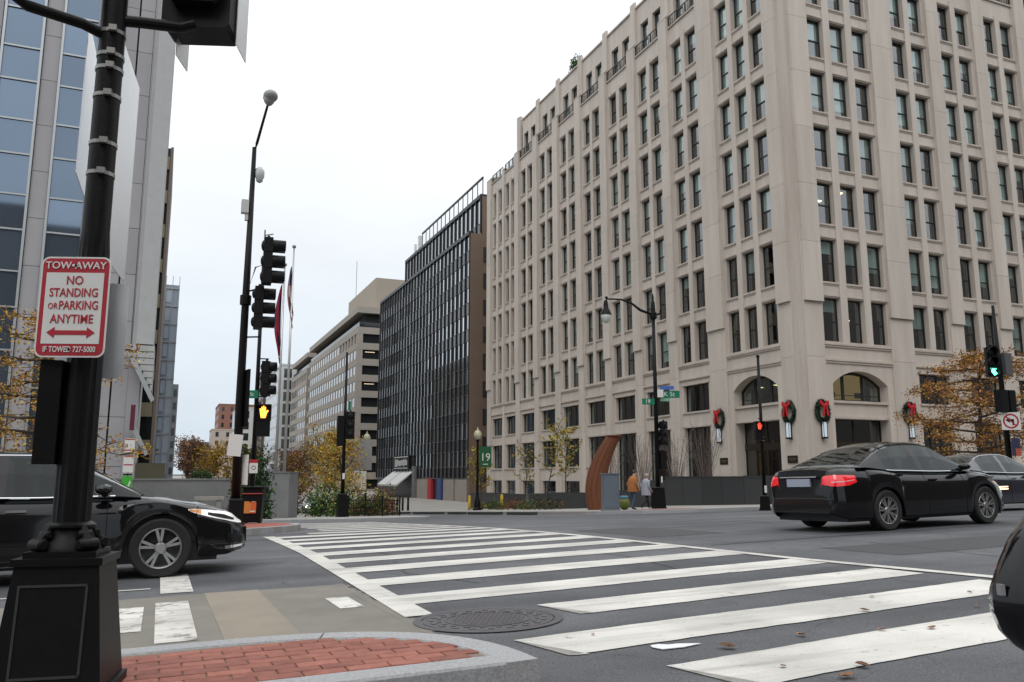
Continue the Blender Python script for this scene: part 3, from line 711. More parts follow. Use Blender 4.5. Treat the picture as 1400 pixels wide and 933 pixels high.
def arch_bay(F, u0, u1, warm):
    c = (u0 + u1) / 2; hw = (u1 - u0) / 2; m = .5; W2 = hw - m
    fbox(F, 'cornice', u0, u1, -.3, .14, ZC + 7.98, ZC + 8.1, STONE2); fbox(F, 'cornice', u0, u1, -.3, .08, ZC + 7.86, ZC + 7.98, STONE2)
    fbox(F, 'band', u0, u1, -.5, .001, ZC + 7.12, ZC + 7.86, STONE)
    fbox(F, 'cornice', u0, u1, -.3, .16, ZC + 7.0, ZC + 7.12, STONE2); fbox(F, 'cornice', u0, u1, -.3, .1, ZC + 6.86, ZC + 7.0, STONE2)
    spring, crown = ZC + 5.6, ZC + 6.45; n = 20
    rise = crown - spring; rad = (W2 * W2 + rise * rise) / (2 * rise); a0 = math.asin(W2 / rad)
    arcp = [(rad * math.sin(-a0 + 2 * a0 * i / n), spring - (rad - rise) + rad * math.cos(-a0 + 2 * a0 * i / n)) for i in range(n + 1)]
    mb = MB()
    for (x0, z0), (x1, z1) in zip(arcp[:-1], arcp[1:]):
        mb.poly([(x0, z0), (x1, z1), (x1, ZC + 6.86), (x0, ZC + 6.86)], -.03, 1.0)
    mb.build('arch_panel', STONE, sb, loc=fpos(F, c, 0, 0), rot=FROT[F])
    for a, b in ((u0, u0 + m), (u1 - m, u1)):
        fbox(F, 'jamb', a, b, -1.0, .03, -2.2, ZC + 6.86, STONE)
    fbox(F, 'band', u0 + m, u1 - m, -.9, -.15, ZC + 3.5, ZC + 4.5, STONE); fbox(F, 'cornice', u0 + m, u1 - m, -.6, -.02, ZC + 4.45, ZC + 4.6, STONE2)
    fbox(F, 'cornice', u0 + m, u1 - m, -.6, -.06, ZC + 3.5, ZC + 3.62, STONE2)
    # arched window
    fr = MB(); d = .62
    for (x0, z0), (x1, z1) in zip(arcp[:-1], arcp[1:]): fr.poly([(x0, z0 - .16), (x1, z1 - .16), (x1, z1), (x0, z0)], d, d + .1)
    for x in (-W2, -W2 * .36, W2 * .36, W2): 
        q = .09; fr.box(max(-W2, x - q), min(W2, x + q), d + .004, d + .1, ZC + 4.6, (spring if abs(x) > W2 * .9 else crown - .1))
    fr.box(-W2, W2, d + .002, d + .102, ZC + 4.6, ZC + 4.72); fr.box(-W2, W2, d + .02, d + .06, ZC + 4.98, ZC + 5.02)
    wo = fr.build('arched_window', WINFRAME, sb, loc=fpos(F, c, 0, 0), rot=FROT[F])
    MB().poly([(-W2, ZC + 4.65), (W2, ZC + 4.65)] + [p for p in reversed(arcp)], d + .06, d + .065).build('pane', GLASS, wo)
    if warm:
        MB().box(-W2, W2, 1.9, 1.95, ZC + 4.2, ZC + 7.0).build('glow_wall', WARM, wo)
        for x in (-.9, 1.3): MB().box(x - .28, x + .28, 1.5, 1.55, ZC + 4.95, ZC + 5.3).build('monitor', BLACKM, wo)
    else:
        for x, y, w in ((-1.0, 1.2, .5), (.3, 1.5, .55), (.9, 1.1, .5), (1.4, 1.7, .45), (-.2, 1.8, .4), (-1.5, 1.6, .3)):
            MB().box(x - w / 2, x + w / 2, y, y + .14, ZC + 5.75 + .25 * y - .25, ZC + 5.77 + .25 * y - .25).build('ceiling_light', LAMP, wo)
    # entrance
    fd = MB(); g = -.75; d = .75
    for x in (-W2, -W2 * .5, 0, W2 * .5, W2): fd.box(max(-W2, x - .07), min(W2, x + .07), d, d + .1, g, ZC + 1.7)
    fd.box(-W2, W2, d - .05, d + .12, ZC + 1.7, ZC + 2.15)
    for x in (-W2, 0, W2): fd.box(max(-W2, x - .05), min(W2, x + .05), d, d + .1, ZC + 2.15, ZC + 3.5)
    do = fd.build('entrance_frame', BRONZE, sb, loc=fpos(F, c, 0, 0), rot=FROT[F])
    MB().quad((-W2, d + .05, g), (W2, d + .05, g), (W2, d + .05, ZC + 1.7), (-W2, d + .05, ZC + 1.7)).build('pane', GLASS_D, do)
    MB().quad((-W2, d + .05, ZC + 2.15), (W2, d + .05, ZC + 2.15), (W2, d + .05, ZC + 3.5), (-W2, d + .05, ZC + 3.5)).build('pane', GLASS_D, do)
    for x in (-W2 * .75, W2 * .25): MB().box(x - .2, x + .2, 1.35, 1.42, g, ZC + 1.6).build('lobby_panel', TANDOOR, do)
    return do
arch_bay('A', 40.1, 45.42, False)
eb = arch_bay('B', 36.75, 42.2, True)
lettering('1875', .36, mat('brass numerals', (.45, .33, .16), .35, metal=.8), eb, (.3, .69, ZC + 1.92))
# --- insides, roof, back
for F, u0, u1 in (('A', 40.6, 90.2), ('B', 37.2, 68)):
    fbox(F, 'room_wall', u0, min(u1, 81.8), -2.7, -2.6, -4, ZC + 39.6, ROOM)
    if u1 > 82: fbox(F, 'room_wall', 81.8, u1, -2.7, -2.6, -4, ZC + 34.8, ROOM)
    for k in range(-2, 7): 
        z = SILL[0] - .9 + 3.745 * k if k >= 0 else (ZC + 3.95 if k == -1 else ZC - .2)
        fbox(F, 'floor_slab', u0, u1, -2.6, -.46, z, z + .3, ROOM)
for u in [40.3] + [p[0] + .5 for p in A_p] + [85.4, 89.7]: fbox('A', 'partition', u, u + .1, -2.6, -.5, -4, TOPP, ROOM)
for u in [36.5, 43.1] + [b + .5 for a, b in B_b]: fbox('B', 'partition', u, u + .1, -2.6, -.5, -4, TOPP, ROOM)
MB().box(1.0, 33.6, 1.0, 43.4, ZC + 39.2, ZC + 39.5).build('roof', GREY, sb)
MB().box(1.0, 33.6, 43.4, 51.5, ZC + 34.6, ZC + 34.9).build('roof', GREY, sb)
MB().box(.5, 33.6, 51.3, 51.85, -5, ZC + 35).build('rear_wall', STONE, sb)
MB().box(33.2, 33.6, .3, 51.9, -5, ZC + 39.2).build('side_wall', STONE, sb)
# roof-terrace shrub at the attic corner
# ================================================================ OTHER BUILDINGS
def wbox(o, name, x0, x1, y0, y1, z0, z1, m):
    """Part of a building given in world coordinates."""
    L_ = o.location
    return link(name, box_mesh(name, x1 - x0, y1 - y0, z1 - z0, m), o, ((x0 + x1) / 2 - L_.x, (y0 + y1) / 2 - L_.y, (z0 + z1) / 2 - L_.z))
# ---- dark glass office block
DKM = mat('dark bronze metal', (.022, .022, .024), .4, metal=.4); 
DSPAN = mat('dark spandrel glass', (.035, .037, .042), .12, spec=.6)
DPANE = mat('reflective dark glass', (.56, .59, .61), .06, metal=.9, island=.3)
BROWN = mat('brown brick side wall', (.19, .135, .10), .9, noise=.4, nscale=.8, col2=(.15, .105, .08))
LIGHTLINE = mat('pale metal strip', (.20, .20, .19), .5, metal=.3)
db = thing('glass_office_block', 'black glass office block with closely spaced vertical fins beyond the stone building', 'building', (BX, 97, 0))
zt = ZC + 31.0; zb = -2.1 + .6; FL = 3.48
def fin_face(x, y0, y1, z0, z1, first):
    n = int(round((y1 - y0) / 1.72)); st = (y1 - y0) / n
    nf = int(round((z1 - z0) / FL)); fh = (z1 - z0) / nf
    for i in range(n + 1): wbox(db, 'fin', x - .15, x + .04, y0 + i * st - .07, y0 + i * st + .07, z0, z1 + .1, DKM)
    mb = MB(); ms = MB()
    for k in range(nf):
        a = z0 + k * fh
        for i in range(n):
            q = wr.uniform(-.012, .012)
            mb.quad((x + .05 + q, y0 + i * st + .07, a + 1.35), (x + .05 - q, y0 + (i + 1) * st - .07, a + 1.35), (x + .05 - q, y0 + (i + 1) * st - .07, a + fh - .12), (x + .05 + q, y0 + i * st + .07, a + fh - .12))
    stuff(mb.build('window_panes', DPANE, db, loc=(-BX, -97, 0)))
    for k in range(nf):
        a = z0 + k * fh
        wbox(db, 'spandrel', x, x + .3, y0, y1, a - .12, a + 1.35, DSPAN)
        wbox(db, 'metal_strip', x - .05, x + .02, y0, y1, a + 1.31, a + 1.37, LIGHTLINE); wbox(db, 'metal_strip', x - .05, x + .02, y0, y1, a - .15, a - .10, LIGHTLINE)
    wbox(db, 'parapet', x - .2, x + .5, y0, y1, z1 - .1, z1 + .35, DKM)
fin_face(BX, 97.0, 144.4, zb + 2.6, zt, 0)
fin_face(BX + 1.6, 97.4, 133.8, zt + .4, ZC + 36.2, 0)
wbox(db, 'backing', BX + .35, BX + 30, 97.4, 144.3, -4, zt, DKM); wbox(db, 'backing', BX + 1.9, BX + 30, 97.7, 133.6, zt, ZC + 36.2, DKM)
wbox(db, 'side_wall', BX - .02, BX + 18, 96.7, 97.4, -4, zt, BROWN); wbox(db, 'side_wall', BX + 1.7, BX + 18, 97.1, 97.6, zt, ZC + 36.3, BROWN)
for k in range(9): wbox(db, 'side_window', BX + 1.7, BX + 4.6, 96.6, 96.75, ZC + 29.3 - 3.48 * k - 2.0, ZC + 29.3 - 3.48 * k, DSPAN)
# rooftop screen and plant
for i in range(15):
    y = 99 + i * 2.; wbox(db, 'screen_post', BX + 2.4, BX + 2.5, y, y + .1, ZC + 36.4, ZC + 39.6, DKM)
wbox(db, 'screen_rail', BX + 2.35, BX + 2.55, 99, 127.2, ZC + 39.5, ZC + 39.75, DKM)
wbox(db, 'plant_room', BX + 4, BX + 14, 104, 112, ZC + 36.2, ZC + 39.2, DKM); wbox(db, 'plant_room', BX + 4, BX + 10, 122, 126, ZC + 36.2, ZC + 38, DKM)
wbox(db, 'antenna', BX + 2.0, BX + 2.6, 127.6, 128.2, ZC + 36, ZC + 39.4, WHITE); wbox(db, 'antenna', BX + 1.6, BX + 2.0, 128.8, 129.2, ZC + 35.6, ZC + 38.2, ALU)
# street level of that block
PANELB = mat('beige panel', (.36, .32, .28), .8, noise=.3, nscale=.6)
wbox(db, 'shopfront', BX + .1, BX + .4, 97, 144, -4, zb + 2.7, DKM)
for y0, y1 in ((97.4, 101.8), (102.4, 106.6), (113.5, 119.0)): wbox(db, 'panel', BX - .1, BX + .2, y0, y1, -2.6, zb + 2.4, PANELB)
wbox(db, 'banner', BX - .25, BX + .1, 107.2, 109.0, -2.6, zb + 2.5, mat('blue banner', (.045, .075, .22), .6)); wbox(db, 'banner', BX - .25, BX + .1, 111.7, 113.3, -2.6, zb + 2.5, mat('red banner', (.48, .03, .04), .6))
wbox(db, 'pilaster', BX - .45, BX + .1, 119.6, 120.6, -3, zb + 4.3, GREY)
AWN = mat('white awning canvas', (.60, .61, .60), .85)
for y0, y1 in ((121.2, 127.2), (127.7, 133.0)):
    MB().poly([(0, 0), (-2.6, -2.0), (-2.55, -2.25), (0, -.15)], y0 - 97, y1 - 97, axis='y').build('awning', AWN, db, loc=(-.05, 0, zb + 3.6))
SIGNW = mat('pale lettering', (.55, .55, .53), .5)
wbox(db, 'shop_sign', BX - .4, BX - .1, 122.5, 131.5, zb + 3.9, zb + 6.0, BLACKM)
wbox(db, 'sign_border', BX - .46, BX - .41, 123, 131, zb + 5.7, zb + 5.85, SIGNW); wbox(db, 'sign_border', BX - .46, BX - .41, 123, 131, zb + 4.0, zb + 4.12, SIGNW)
sg = random.Random(2)
for i in range(13): wbox(db, 'sign_stroke', BX - .46, BX - .41, 123.4 + i * .56, 123.75 + i * .56, zb + 4.5 + sg.choice((0, .0, -.2)), zb + 5.2 + sg.choice((0, .25, .1)), SIGNW)

# ---- beige concrete block beyond
BEIGE = mat('beige concrete', (.36, .325, .285), .9, noise=.4, nscale=.25, col2=(.30, .27, .235), bump=.1)
BPANE = mat('ribbon glass', (.022, .024, .026), .06, spec=.6)
BPANE_L = mat('sky-reflecting glass', (.05, .055, .06), .04, spec=1., coat=1.)
def ribbon_block(name, label, x0, x1, y0, y1, ztop, pitch, nf, setb=True, side=True):
    o = thing(name, label, 'building', (x0, y0, 0))
    wbox(o, 'core', x0 + .5, x1, y0 + .5, y1 - .2, -3, ztop - 3.1, BPANE)
    for k in range(nf):
        z1 = ztop - 4.2 - pitch * k; z0 = z1 - pitch * .42
        wbox(o, 'wall_band', x0, x1, y0, y1, z0, z1, BEIGE)
    wbox(o, 'wall_band', x0, x1, y0, y1, -3, ztop - 4.2 - pitch * nf + .5, BEIGE)
    wbox(o, 'parapet', x0 - .02, x1, y0 - .02, y1, ztop - 1.25, ztop, BEIGE)
    wbox(o, 'recess', x0 + 1.8, x1, y0 + 1.5, y1 - .5, ztop - 3.0, ztop - 1.2, ROOM)
    n = int((y1 - y0) / 3.0)
    for k in range(nf):
        z1 = ztop - 4.2 - pitch * k - pitch * .42; z0 = ztop - 4.2 - pitch * (k + 1)
        for i in range(n):
            y = y0 + 1.2 + i * 3.0
            if y + 2.4 > y1: break
            if k == 0 and i < 6: wbox(o, 'mullion', x0 + .05, x0 + .6, y + 1.6, y + 3.0, z0, z1, BEIGE); continue
            wbox(o, 'window', x0 + .12, x0 + .2, y, y + 2.35, z0 + .05, z1 - .05, BPANE_L)
            wbox(o, 'mullion', x0 + .04, x0 + .5, y + 2.35, y + 3.0, z0, z1, BEIGE)
        wbox(o, 'corner_post', x0 + .03, x0 + 1.2, y0 + .03, y0 + 1.2, z0, z1, BEIGE)
        for xx in (x0 + 5.6,): wbox(o, 'blind', xx, xx + 2.2, y0 + .42, y0 + .48, z0, z1, mat('grey blind', (.10, .10, .10), .8))
        if k in (1, 3): wbox(o, 'ceiling_light', x0 + 1.8, x0 + 3.8, y0 + .44, y0 + .49, z1 - .5, z1 - .38, mat('dim ceiling light', (.8, .7, .5), .5, emit=(1, .8, .5, .7)))
    return o
bb_ = ribbon_block('concrete_office_block', 'beige concrete office block with dark ribbon windows beyond the black glass block', BX, BX + 26, 164, 224, ZC + 34.3, 3.24, 11)
wbox(bb_, 'roof_house', BX + 4.5, BX + 20, 168, 196, ZC + 34, ZC + 41.6, mat('tan roof house', (.38, .33, .27), .9))
MB().tube([(6, 31, ZC + 34), (6, 31, ZC + 52)], .07, 6).build('mast', STEEL, bb_)
ribbon_block('far_office_block', 'narrow beige office block with ribbon windows just left of the larger concrete block', BX, BX + 24, 227, 256, ZC + 33.6, 3.24, 11)
def plain_block(name, label, x0, x1, y0, y1, z1, m, wm=None, pitch=3.4, mod=3.0, west=True, south=True, wfrac=.55, base=-3, hfrac=.55):
    """Far building: each window is its own part."""
    o = thing(name, label, 'building', (x0, y0, 0))
    wbox(o, 'wall', x0, x1, y0, y1, base, z1, m)
    wbox(o, 'parapet', x0 - .15, x1 + .15, y0 - .15, y1 + .15, z1, z1 + .5, m)
    nf = int((z1 - 1.5) / pitch)
    if wm:
        for k in range(nf):
            z = z1 - 1.0 - pitch * k
            if south:
                n = int((x1 - x0) / mod)
                for i in range(n):
                    c = x0 + (x1 - x0) * (i + .5) / n; wbox(o, 'window', c - mod * wfrac / 2, c + mod * wfrac / 2, y0 - .03, y0 + .2, z - pitch * hfrac, z, wm)
            if west:
                n = int((y1 - y0) / mod)
                for i in range(n):
                    c = y0 + (y1 - y0) * (i + .5) / n; wbox(o, 'window', x0 - .03, x0 + .2, c - mod * wfrac / 2, c + mod * wfrac / 2, z - pitch * hfrac, z, wm)
    return o
PALEW = mat('pale cladding', (.55, .57, .57), .7)
plain_block('white_panel_block', 'pale panel and glass building between the flagpoles and the beige blocks', BX - 2.5, BX + 20, 260, 300, ZC + 34, PALEW, BPANE_L, 3.6, 3.3, wfrac=.7, hfrac=.78)
plain_block('dark_brown_block', 'dark brown building behind the pedestrian signal', BX - 3, BX + 16, 304, 330, ZC + 38, mat('dark brown stone', (.11, .085, .075), .8), BPANE, 3.6, 5, wfrac=.4)
plain_block('white_grid_block', 'white framed building with square dark windows behind the signal pole', 27, 43, 345, 375, ZC + 27, mat('white frame', (.62, .62, .60), .8), BPANE, 4.4, 4.4, wfrac=.68, hfrac=.66)
plain_block('red_brick_block', 'tall red brick building with a pale lower front down the street', 25, 62, 440, 470, ZC + 36, mat('far red brick', (.24, .115, .085), .9), BPANE, 4, 4, wfrac=.3)
plain_block('tan_brick_block', 'tan stone building in front of the red brick one', 21, 40, 415, 436, ZC + 22, mat('far tan stone', (.42, .35, .30), .9), BPANE, 4, 4, wfrac=.35)
plain_block('small_grey_block', 'small grey building with flat roofs at the end of the street', 20, 36, 500, 520, ZC + 19, mat('far grey stone', (.22, .21, .22), .9), BPANE, 3.6, 5)

# ---- glass and panel building on the left (south face)
LPANEL = mat('grey stone cladding', (.38, .37, .385), .75, noise=.4, nscale=.8, col2=(.32, .31, .325), bump=.12, bscale=30, objrand=.06)
LLIGHT = mat('pale stone fin', (.46, .465, .465), .75, noise=.5, nscale=2.2, col2=(.38, .385, .39))
MULL = mat('silver mullion', (.47, .49, .50), .35, metal=.6)
LGLASS = mat('blue reflective glazing', (.19, .245, .32), .04, metal=.8, objrand=.14)
LGLASS2 = mat('dark glazing', (.028, .036, .036), .04, spec=.8, coat=.7, objrand=.2)
LY = 44.0
lb = thing('glass_corner_building', 'office building with blue glass columns and grey stone strips on the left', 'building', (-6, LY, 0))
lz = [ZC + 22.75 - 3.85 * k for k in range(7)]              # floor lines below the top of the view
levels = []
z = ZC - 3.4
while z < ZC + 40: levels += [z, z + 1.72]; z += 3.75
def glass_col(u0, u1):
    for a, b in zip(levels[:-1], levels[1:]):
        po_ = wbox(lb, 'pane', u0 + .05, u1 - .05, LY + .01, LY + .05, a + .045, b - .045, LGLASS); po_.rotation_euler = (wr.uniform(-.012, .012), 0, wr.uniform(-.007, .007))
        wbox(lb, 'transom', u0 + .05, u1 - .05, LY - .07, LY + .06, b - .04, b + .04, MULL)
    for u in (u0, u1): wbox(lb, 'mullion', u - .055, u + .055, LY - .11, LY + .1, -3, ZC + 40, MULL)
def panel_col(u0, u1, m=LPANEL, w=.0, step=2.35):
    z = -3.
    while z < ZC + 40:
        wbox(lb, 'stone_panel', u0 + .012, u1 - .012, LY - w, LY + .3, z + .012, z + step - .012, m); z += step
    wbox(lb, 'panel_joint', u0, u1, LY - w + .03, LY + .28, -3, ZC + 40, DKM)
panel_col(-12.4, -11.5); glass_col(-11.4, -9.3); panel_col(-9.24, -8.5); glass_col(-8.4, -6.72); panel_col(-6.65, -5.92)
glass_col(-5.85, -4.28); glass_col(-4.28, -3.3); panel_col(-3.2, -2.5, w=.0); panel_col(-2.44, -1.75); panel_col(-1.69, -1.5, LLIGHT, .05, 40)
wbox(lb, 'stone_fin', -1.5, -.72, LY - .4, LY + 2.5, ZC + 6.4, ZC + 44, LLIGHT)
wbox(lb, 'mass', -30, -1.8, LY + .35, LY + 22, -4, ZC + 40, DKM); wbox(lb, 'panel_wall', -30, -12.5, LY, LY + .4, -3, ZC + 40, LPANEL)
wbox(lb, 'lower_wall', -1.75, -1.2, LY - .1, LY + 2, -3, ZC + 6.3, LPANEL)
mb = MB()
for k in range(7):
    t = k / 6; mb.box(4.25 + t * 1.0, 5.35, -.6, 2.2, ZC + 6.3 - t * 1.9 - .28, ZC + 6.3 - t * 1.9)
mb.build('stepped_edge', LLIGHT, lb)
MB().poly([(4.1, ZC + 6.0), (4.3, ZC + 6.1), (5.5, ZC + 3.7), (5.35, ZC + 3.55)], -.7, -.3).build('diagonal_strip', MULL, lb)
MB().poly([(4.5, ZC + 2.4), (4.7, ZC + 2.5), (5.4, ZC + 1.1), (5.25, ZC + 1.0)], -.7, -.3).build('diagonal_strip', MULL, lb)
MB().box(4.5, 4.7, -.75, -.65, ZC + 2.2, ZC + 3.4).build('wall_banner', mat('maroon banner', (.11, .012, .03), .7), lb)
# ---- olive banded building and glass tower up the left side of the side street
OLIVE = mat('olive band', (.235, .21, .135), .85)
ol = thing('olive_banded_building', 'olive and dark banded office building behind the left glass building', 'building', (-1.6, 84, 0))
wbox(ol, 'mass', -20, -1.0, 84.4, 100, -4, ZC + 32, mat('black glazing', (.012, .012, .013), .1))
for k in range(10): wbox(ol, 'wall_band', -20, -1.1, 84, 100, ZC + 31 - 3.45 * k - 1.3, ZC + 31 - 3.45 * k, OLIVE)
wbox(ol, 'white_edge', -2.2, -2.05, 83.8, 84.2, -3, ZC + 40, PALEW); wbox(ol, 'corner_post', -1.05, -.8, 84, 100, -4, ZC + 32, mat('brown post', (.20, .16, .14), .8))
wbox(ol, 'canopy', -2.6, .3, 72, 84, ZC - 1.5, ZC + 1.1, mat('olive canopy', (.20, .185, .12), .8))
gt = thing('glass_tower', 'slim blue glass tower with balconies far down the street on the left', 'building', (.7, 150, 0))
wbox(gt, 'shaft', -1.1, 1.0, 150, 170, -3, ZC + 32.5, mat('tower glass', (.16, .21, .27), .06, spec=1., coat=.6))
for k in range(11):
    wbox(gt, 'floor_edge', -1.25, 1.05, 149.7, 169, ZC + 32 - 3.1 * k - .25, ZC + 32 - 3.1 * k, mat('slab edge', (.33, .34, .36), .6))
    wbox(gt, 'window', -1.0, -.1, 149.9, 150.1, ZC + 32 - 3.1 * k - 2.6, ZC + 32 - 3.1 * k - .4, mat('pale tower pane', (.34, .40, .47), .1))
for x in (-1.15, -.1, .98): wbox(gt, 'mullion', x - .05, x + .05, 149.65, 149.9, -3, ZC + 34, mat('slab edge'))
wbox(gt, 'annexe', 1.0, 2.0, 160, 200, -3, ZC + 16.5, mat('pale annexe', (.33, .34, .35), .8))
for k in range(7): wbox(gt, 'window', 1.3, 1.8, 159.9, 160.1, ZC + 15.5 - 2.3 * k - 1.2, ZC + 15.5 - 2.3 * k, BPANE)
# ---- plain unseen blocks added south and west for windows and car paint to reflect
SBR = mat('south stone', (.16, .14, .125), .9); SBW = mat('south windows', (.02, .022, .025), .1, spec=.6)
plain_block('south_reflected_block', 'unseen block added across the street behind the viewer to be mirrored in the windows', 12, 200, -62, -34, ZC + 42, SBR, SBW, 3.9, 7., west=False, south=False)
plain_block('south_corner_reflected_block', 'unseen block added behind the viewer on the far side of the side street to darken reflections', -70, -9, -62, -34, ZC + 34, SBR, SBW, 3.9, 7., west=False, south=False)
plain_block('west_reflected_row', 'unseen block added behind the olive banded building to be mirrored in the dark glass', -26, -1.9, 103, 235, ZC + 30, mat('west stone', (.20, .17, .15), .9), SBW, 3.6, 4., west=False, south=False)
# ================================================================ VEHICLES
def lerp_tab(tab, s):
    for (a, b), (c, d) in zip(tab[:-1], tab[1:]):
        if s <= c:
            t = 0 if c == a else max(0., min(1., (s - a) / (c - a))); t2 = t * t * (3 - 2 * t); t = t * .55 + t2 * .45
            return b + (d - b) * t
    return tab[-1][1]
def sedan(name, label, loc, heading, paint_m, L=4.85, W=1.85, hs=1.0, wb=2.85, fo=.98, wheel_r=.335, lit=False, spokes=5, style=0, blinkers=False, far=False):
    root = thing(name, label, 'car', loc, heading, None)
    xf = L / 2 - fo; xr = xf - wb                      # wheel centres
    sf, sr = xf / L + .5, xr / L + .5
    ZT = [(0, .60), (.006, .88), (.02, 1.0), (.06, 1.04), (.16, 1.045), (.3, .985), (.55, .955), (.70, .955), (.78, .92), (.88, .83), (.95, .735), (.985, .60), (1, .47)]
    HWT = [(0, .66), (.012, .76), (.05, .865), (.14, .915), (.5, .925), (.82, .915), (.91, .87), (.96, .76), (.985, .62), (1, .45)]
    def zt_(s): return lerp_tab(ZT, s) * hs
    def hw_(s): return lerp_tab(HWT, s) * W / 1.85
    ar = wheel_r + .055
    def zlo(s):
        z = .215 + (.10 * max(0, (.05 - s) / .05)) + .06 * max(0, (s - .95) / .05)
        for c in (sf, sr):
            d = (s - c) * L
            if abs(d) < ar: z = max(z, wheel_r + math.sqrt(ar * ar - d * d) * .985)
        return z
    FT = [(0, .93, 0), (.02, .985, .02), (.2, 1., .2), (.42, .998, .42), (.60, .985, .60), (.70, .985, .70), (.80, .955, .80), (.90, .90, .90), (.965, .83, .965), (.99, .70, .99), (1.0, .45, 1.012), (1.0, 0, 1.025)]
    def surf(s, t, side, off=0.):
        """Point on the body skin: s along the car, t from sill (0) to the middle of the bonnet (11)."""
        i = min(10, int(t)); q = t - i
        a, b = FT[i], FT[i + 1]
        yf = a[1] + (b[1] - a[1]) * q; zf = a[2] + (b[2] - a[2]) * q
        h = hw_(s); z0, z1 = zlo(s), zt_(s)
        y = h * yf + off * (1 if zf < .95 else .2); z = z0 + (z1 - z0) * zf + (off if zf > .93 else 0)
        return (((s - .5) * L) + (off if s > .93 else (-off if s < .03 else 0)), side * y, z)
    ss = sorted(set([0, .002, .006, .012, .02, .03, .045, .06, .08, .95, .96, .97, .98, .985, .99, .995, 1.] + [i / 70 for i in range(6, 67)] +
                    [c + ar / L * math.cos(math.pi * k / 16) for c in (sf, sr) for k in range(17)]))
    mb = MB()
    rows = [[surf(s, t, -1) for t in range(12)] + [surf(s, t, 1) for t in range(10, -1, -1)] for s in ss]
    mb.grid(rows)
    n = len(rows[0])
    mb.add(rows[0], [tuple(range(n))]); mb.add(rows[-1], [tuple(range(n - 1, -1, -1))])
    # greenhouse
    RT = [(.125, 1.035), (.20, 1.20), (.29, 1.375), (.36, 1.445), (.45, 1.47), (.53, 1.463), (.58, 1.43), (.66, 1.22), (.755, .945)]
    def gh(s, v):
        zb = zt_(s) - .015; zr = max(zb + .004, lerp_tab(RT, s) * hs)
        if .29 < s < .58: pass
        elif s >= .58: zr = max(zb + .004, (1.43 + (.945 - 1.43) * (s - .58) / .175) * hs)
        else: zr = max(zb + .004, (1.035 + (1.375 - 1.035) * ((s - .125) / .165) ** .9) * hs)
        yb = hw_(s) * .905; k = (zr - zb) / (.5 * hs); yr = yb - (.31 * min(1, k) + .02) * W / 1.85
        pts = [(yb, zb), (yb - (yb - yr) * .42, zb + (zr - zb) * .5), (yb - (yb - yr) * .80, zb + (zr - zb) * .86), (yr - .0, zr - .045 * min(1, k)), (yr * .86, zr - .012 * k), (yr * .45, zr + .012 * k), (0, zr + .018 * k)]
        return pts[v]
    gs = [.125 + (.755 - .125) * i / 72 for i in range(73)]
    def G(s, v, side): y, z = gh(s, v); return ((s - .5) * L, side * y, z)
    groups = {}
    def put(key, a, b, v, side):
        q = groups.setdefault(key, MB()); p = [G(a, v, side), G(b, v, side), G(b, v + 1, side), G(a, v + 1, side)]
        q.add(p if side < 0 else p[::-1], [(0, 1, 2, 3)])
    for a, b in zip(gs[:-1], gs[1:]):
        m_ = (a + b) / 2
        for side in (-1, 1):
            for v in range(6):
                if v < 2:
                    inwin = (.265 < m_ < .695) and not (.452 < m_ < .474)
                    key = ('side', side, 0 if m_ < .46 else 1) if inwin else 'body'
                elif v == 2: key = 'body'
                else: key = 'front' if m_ > .592 else ('rear' if m_ < .278 else 'body')
                if key in ('front', 'rear') and v == 3: key = 'body'
                put(key, a, b, v, side)
    g = groups.pop('body'); mb.add(g.v, g.f)
    mb.build('body', paint_m, root, auto=38)
    for key, q in groups.items():
        nm = {'front': 'windshield', 'rear': 'rear_window'}.get(key, 'side_window')
        q.build(nm, CARGLASS, root, smooth=True)
    # cabin floor and seats give the glass something dark behind it
    cb = MB().box(-L * .33, L * .22, -hw_(.5) * .82, hw_(.5) * .82, .5, .88 * hs)
    for x in (-.75, .25):
        for y in (-.36, .36): cb.box(x - .07, x + .07, y - .24, y + .24, .8 * hs, 1.18 * hs); cb.box(x - .05, x + .05, y - .12, y + .12, 1.18 * hs, 1.31 * hs)
    cb.build('interior', PLASTIC, root)
    MB().box(-L / 2 + .25, L / 2 - .35, -hw_(.5) * .86, hw_(.5) * .86, .17, .42).build('underbody', PLASTIC, root)
    for c in (xf, xr): MB().box(c - ar, c + ar, -hw_(.5) * .9, hw_(.5) * .9, .40, .70).build('wheel_well', TYRE, root)
    # wheels
    def wheel(c, side):
        y = side * (W / 2 - .125)
        t = MB().lathe([(wheel_r * .70, -.10), (wheel_r * .93, -.11), (wheel_r, -.085), (wheel_r, .085), (wheel_r * .93, .11), (wheel_r * .70, .10)], 36, axis='y', cap=False)
        o = t.build('wheel', TYRE, root, loc=(c, y, wheel_r), auto=40)
        rm = MB().lathe([(wheel_r * .71, .085), (wheel_r * .68, .10), (wheel_r * .64, .095), (wheel_r * .60, .02)], 36, axis='y', cap=False)
        rm.lathe([(.0, .085), (.05, .085), (.065, .07), (.065, .03)], 20, axis='y', cap=False)
        k = spokes
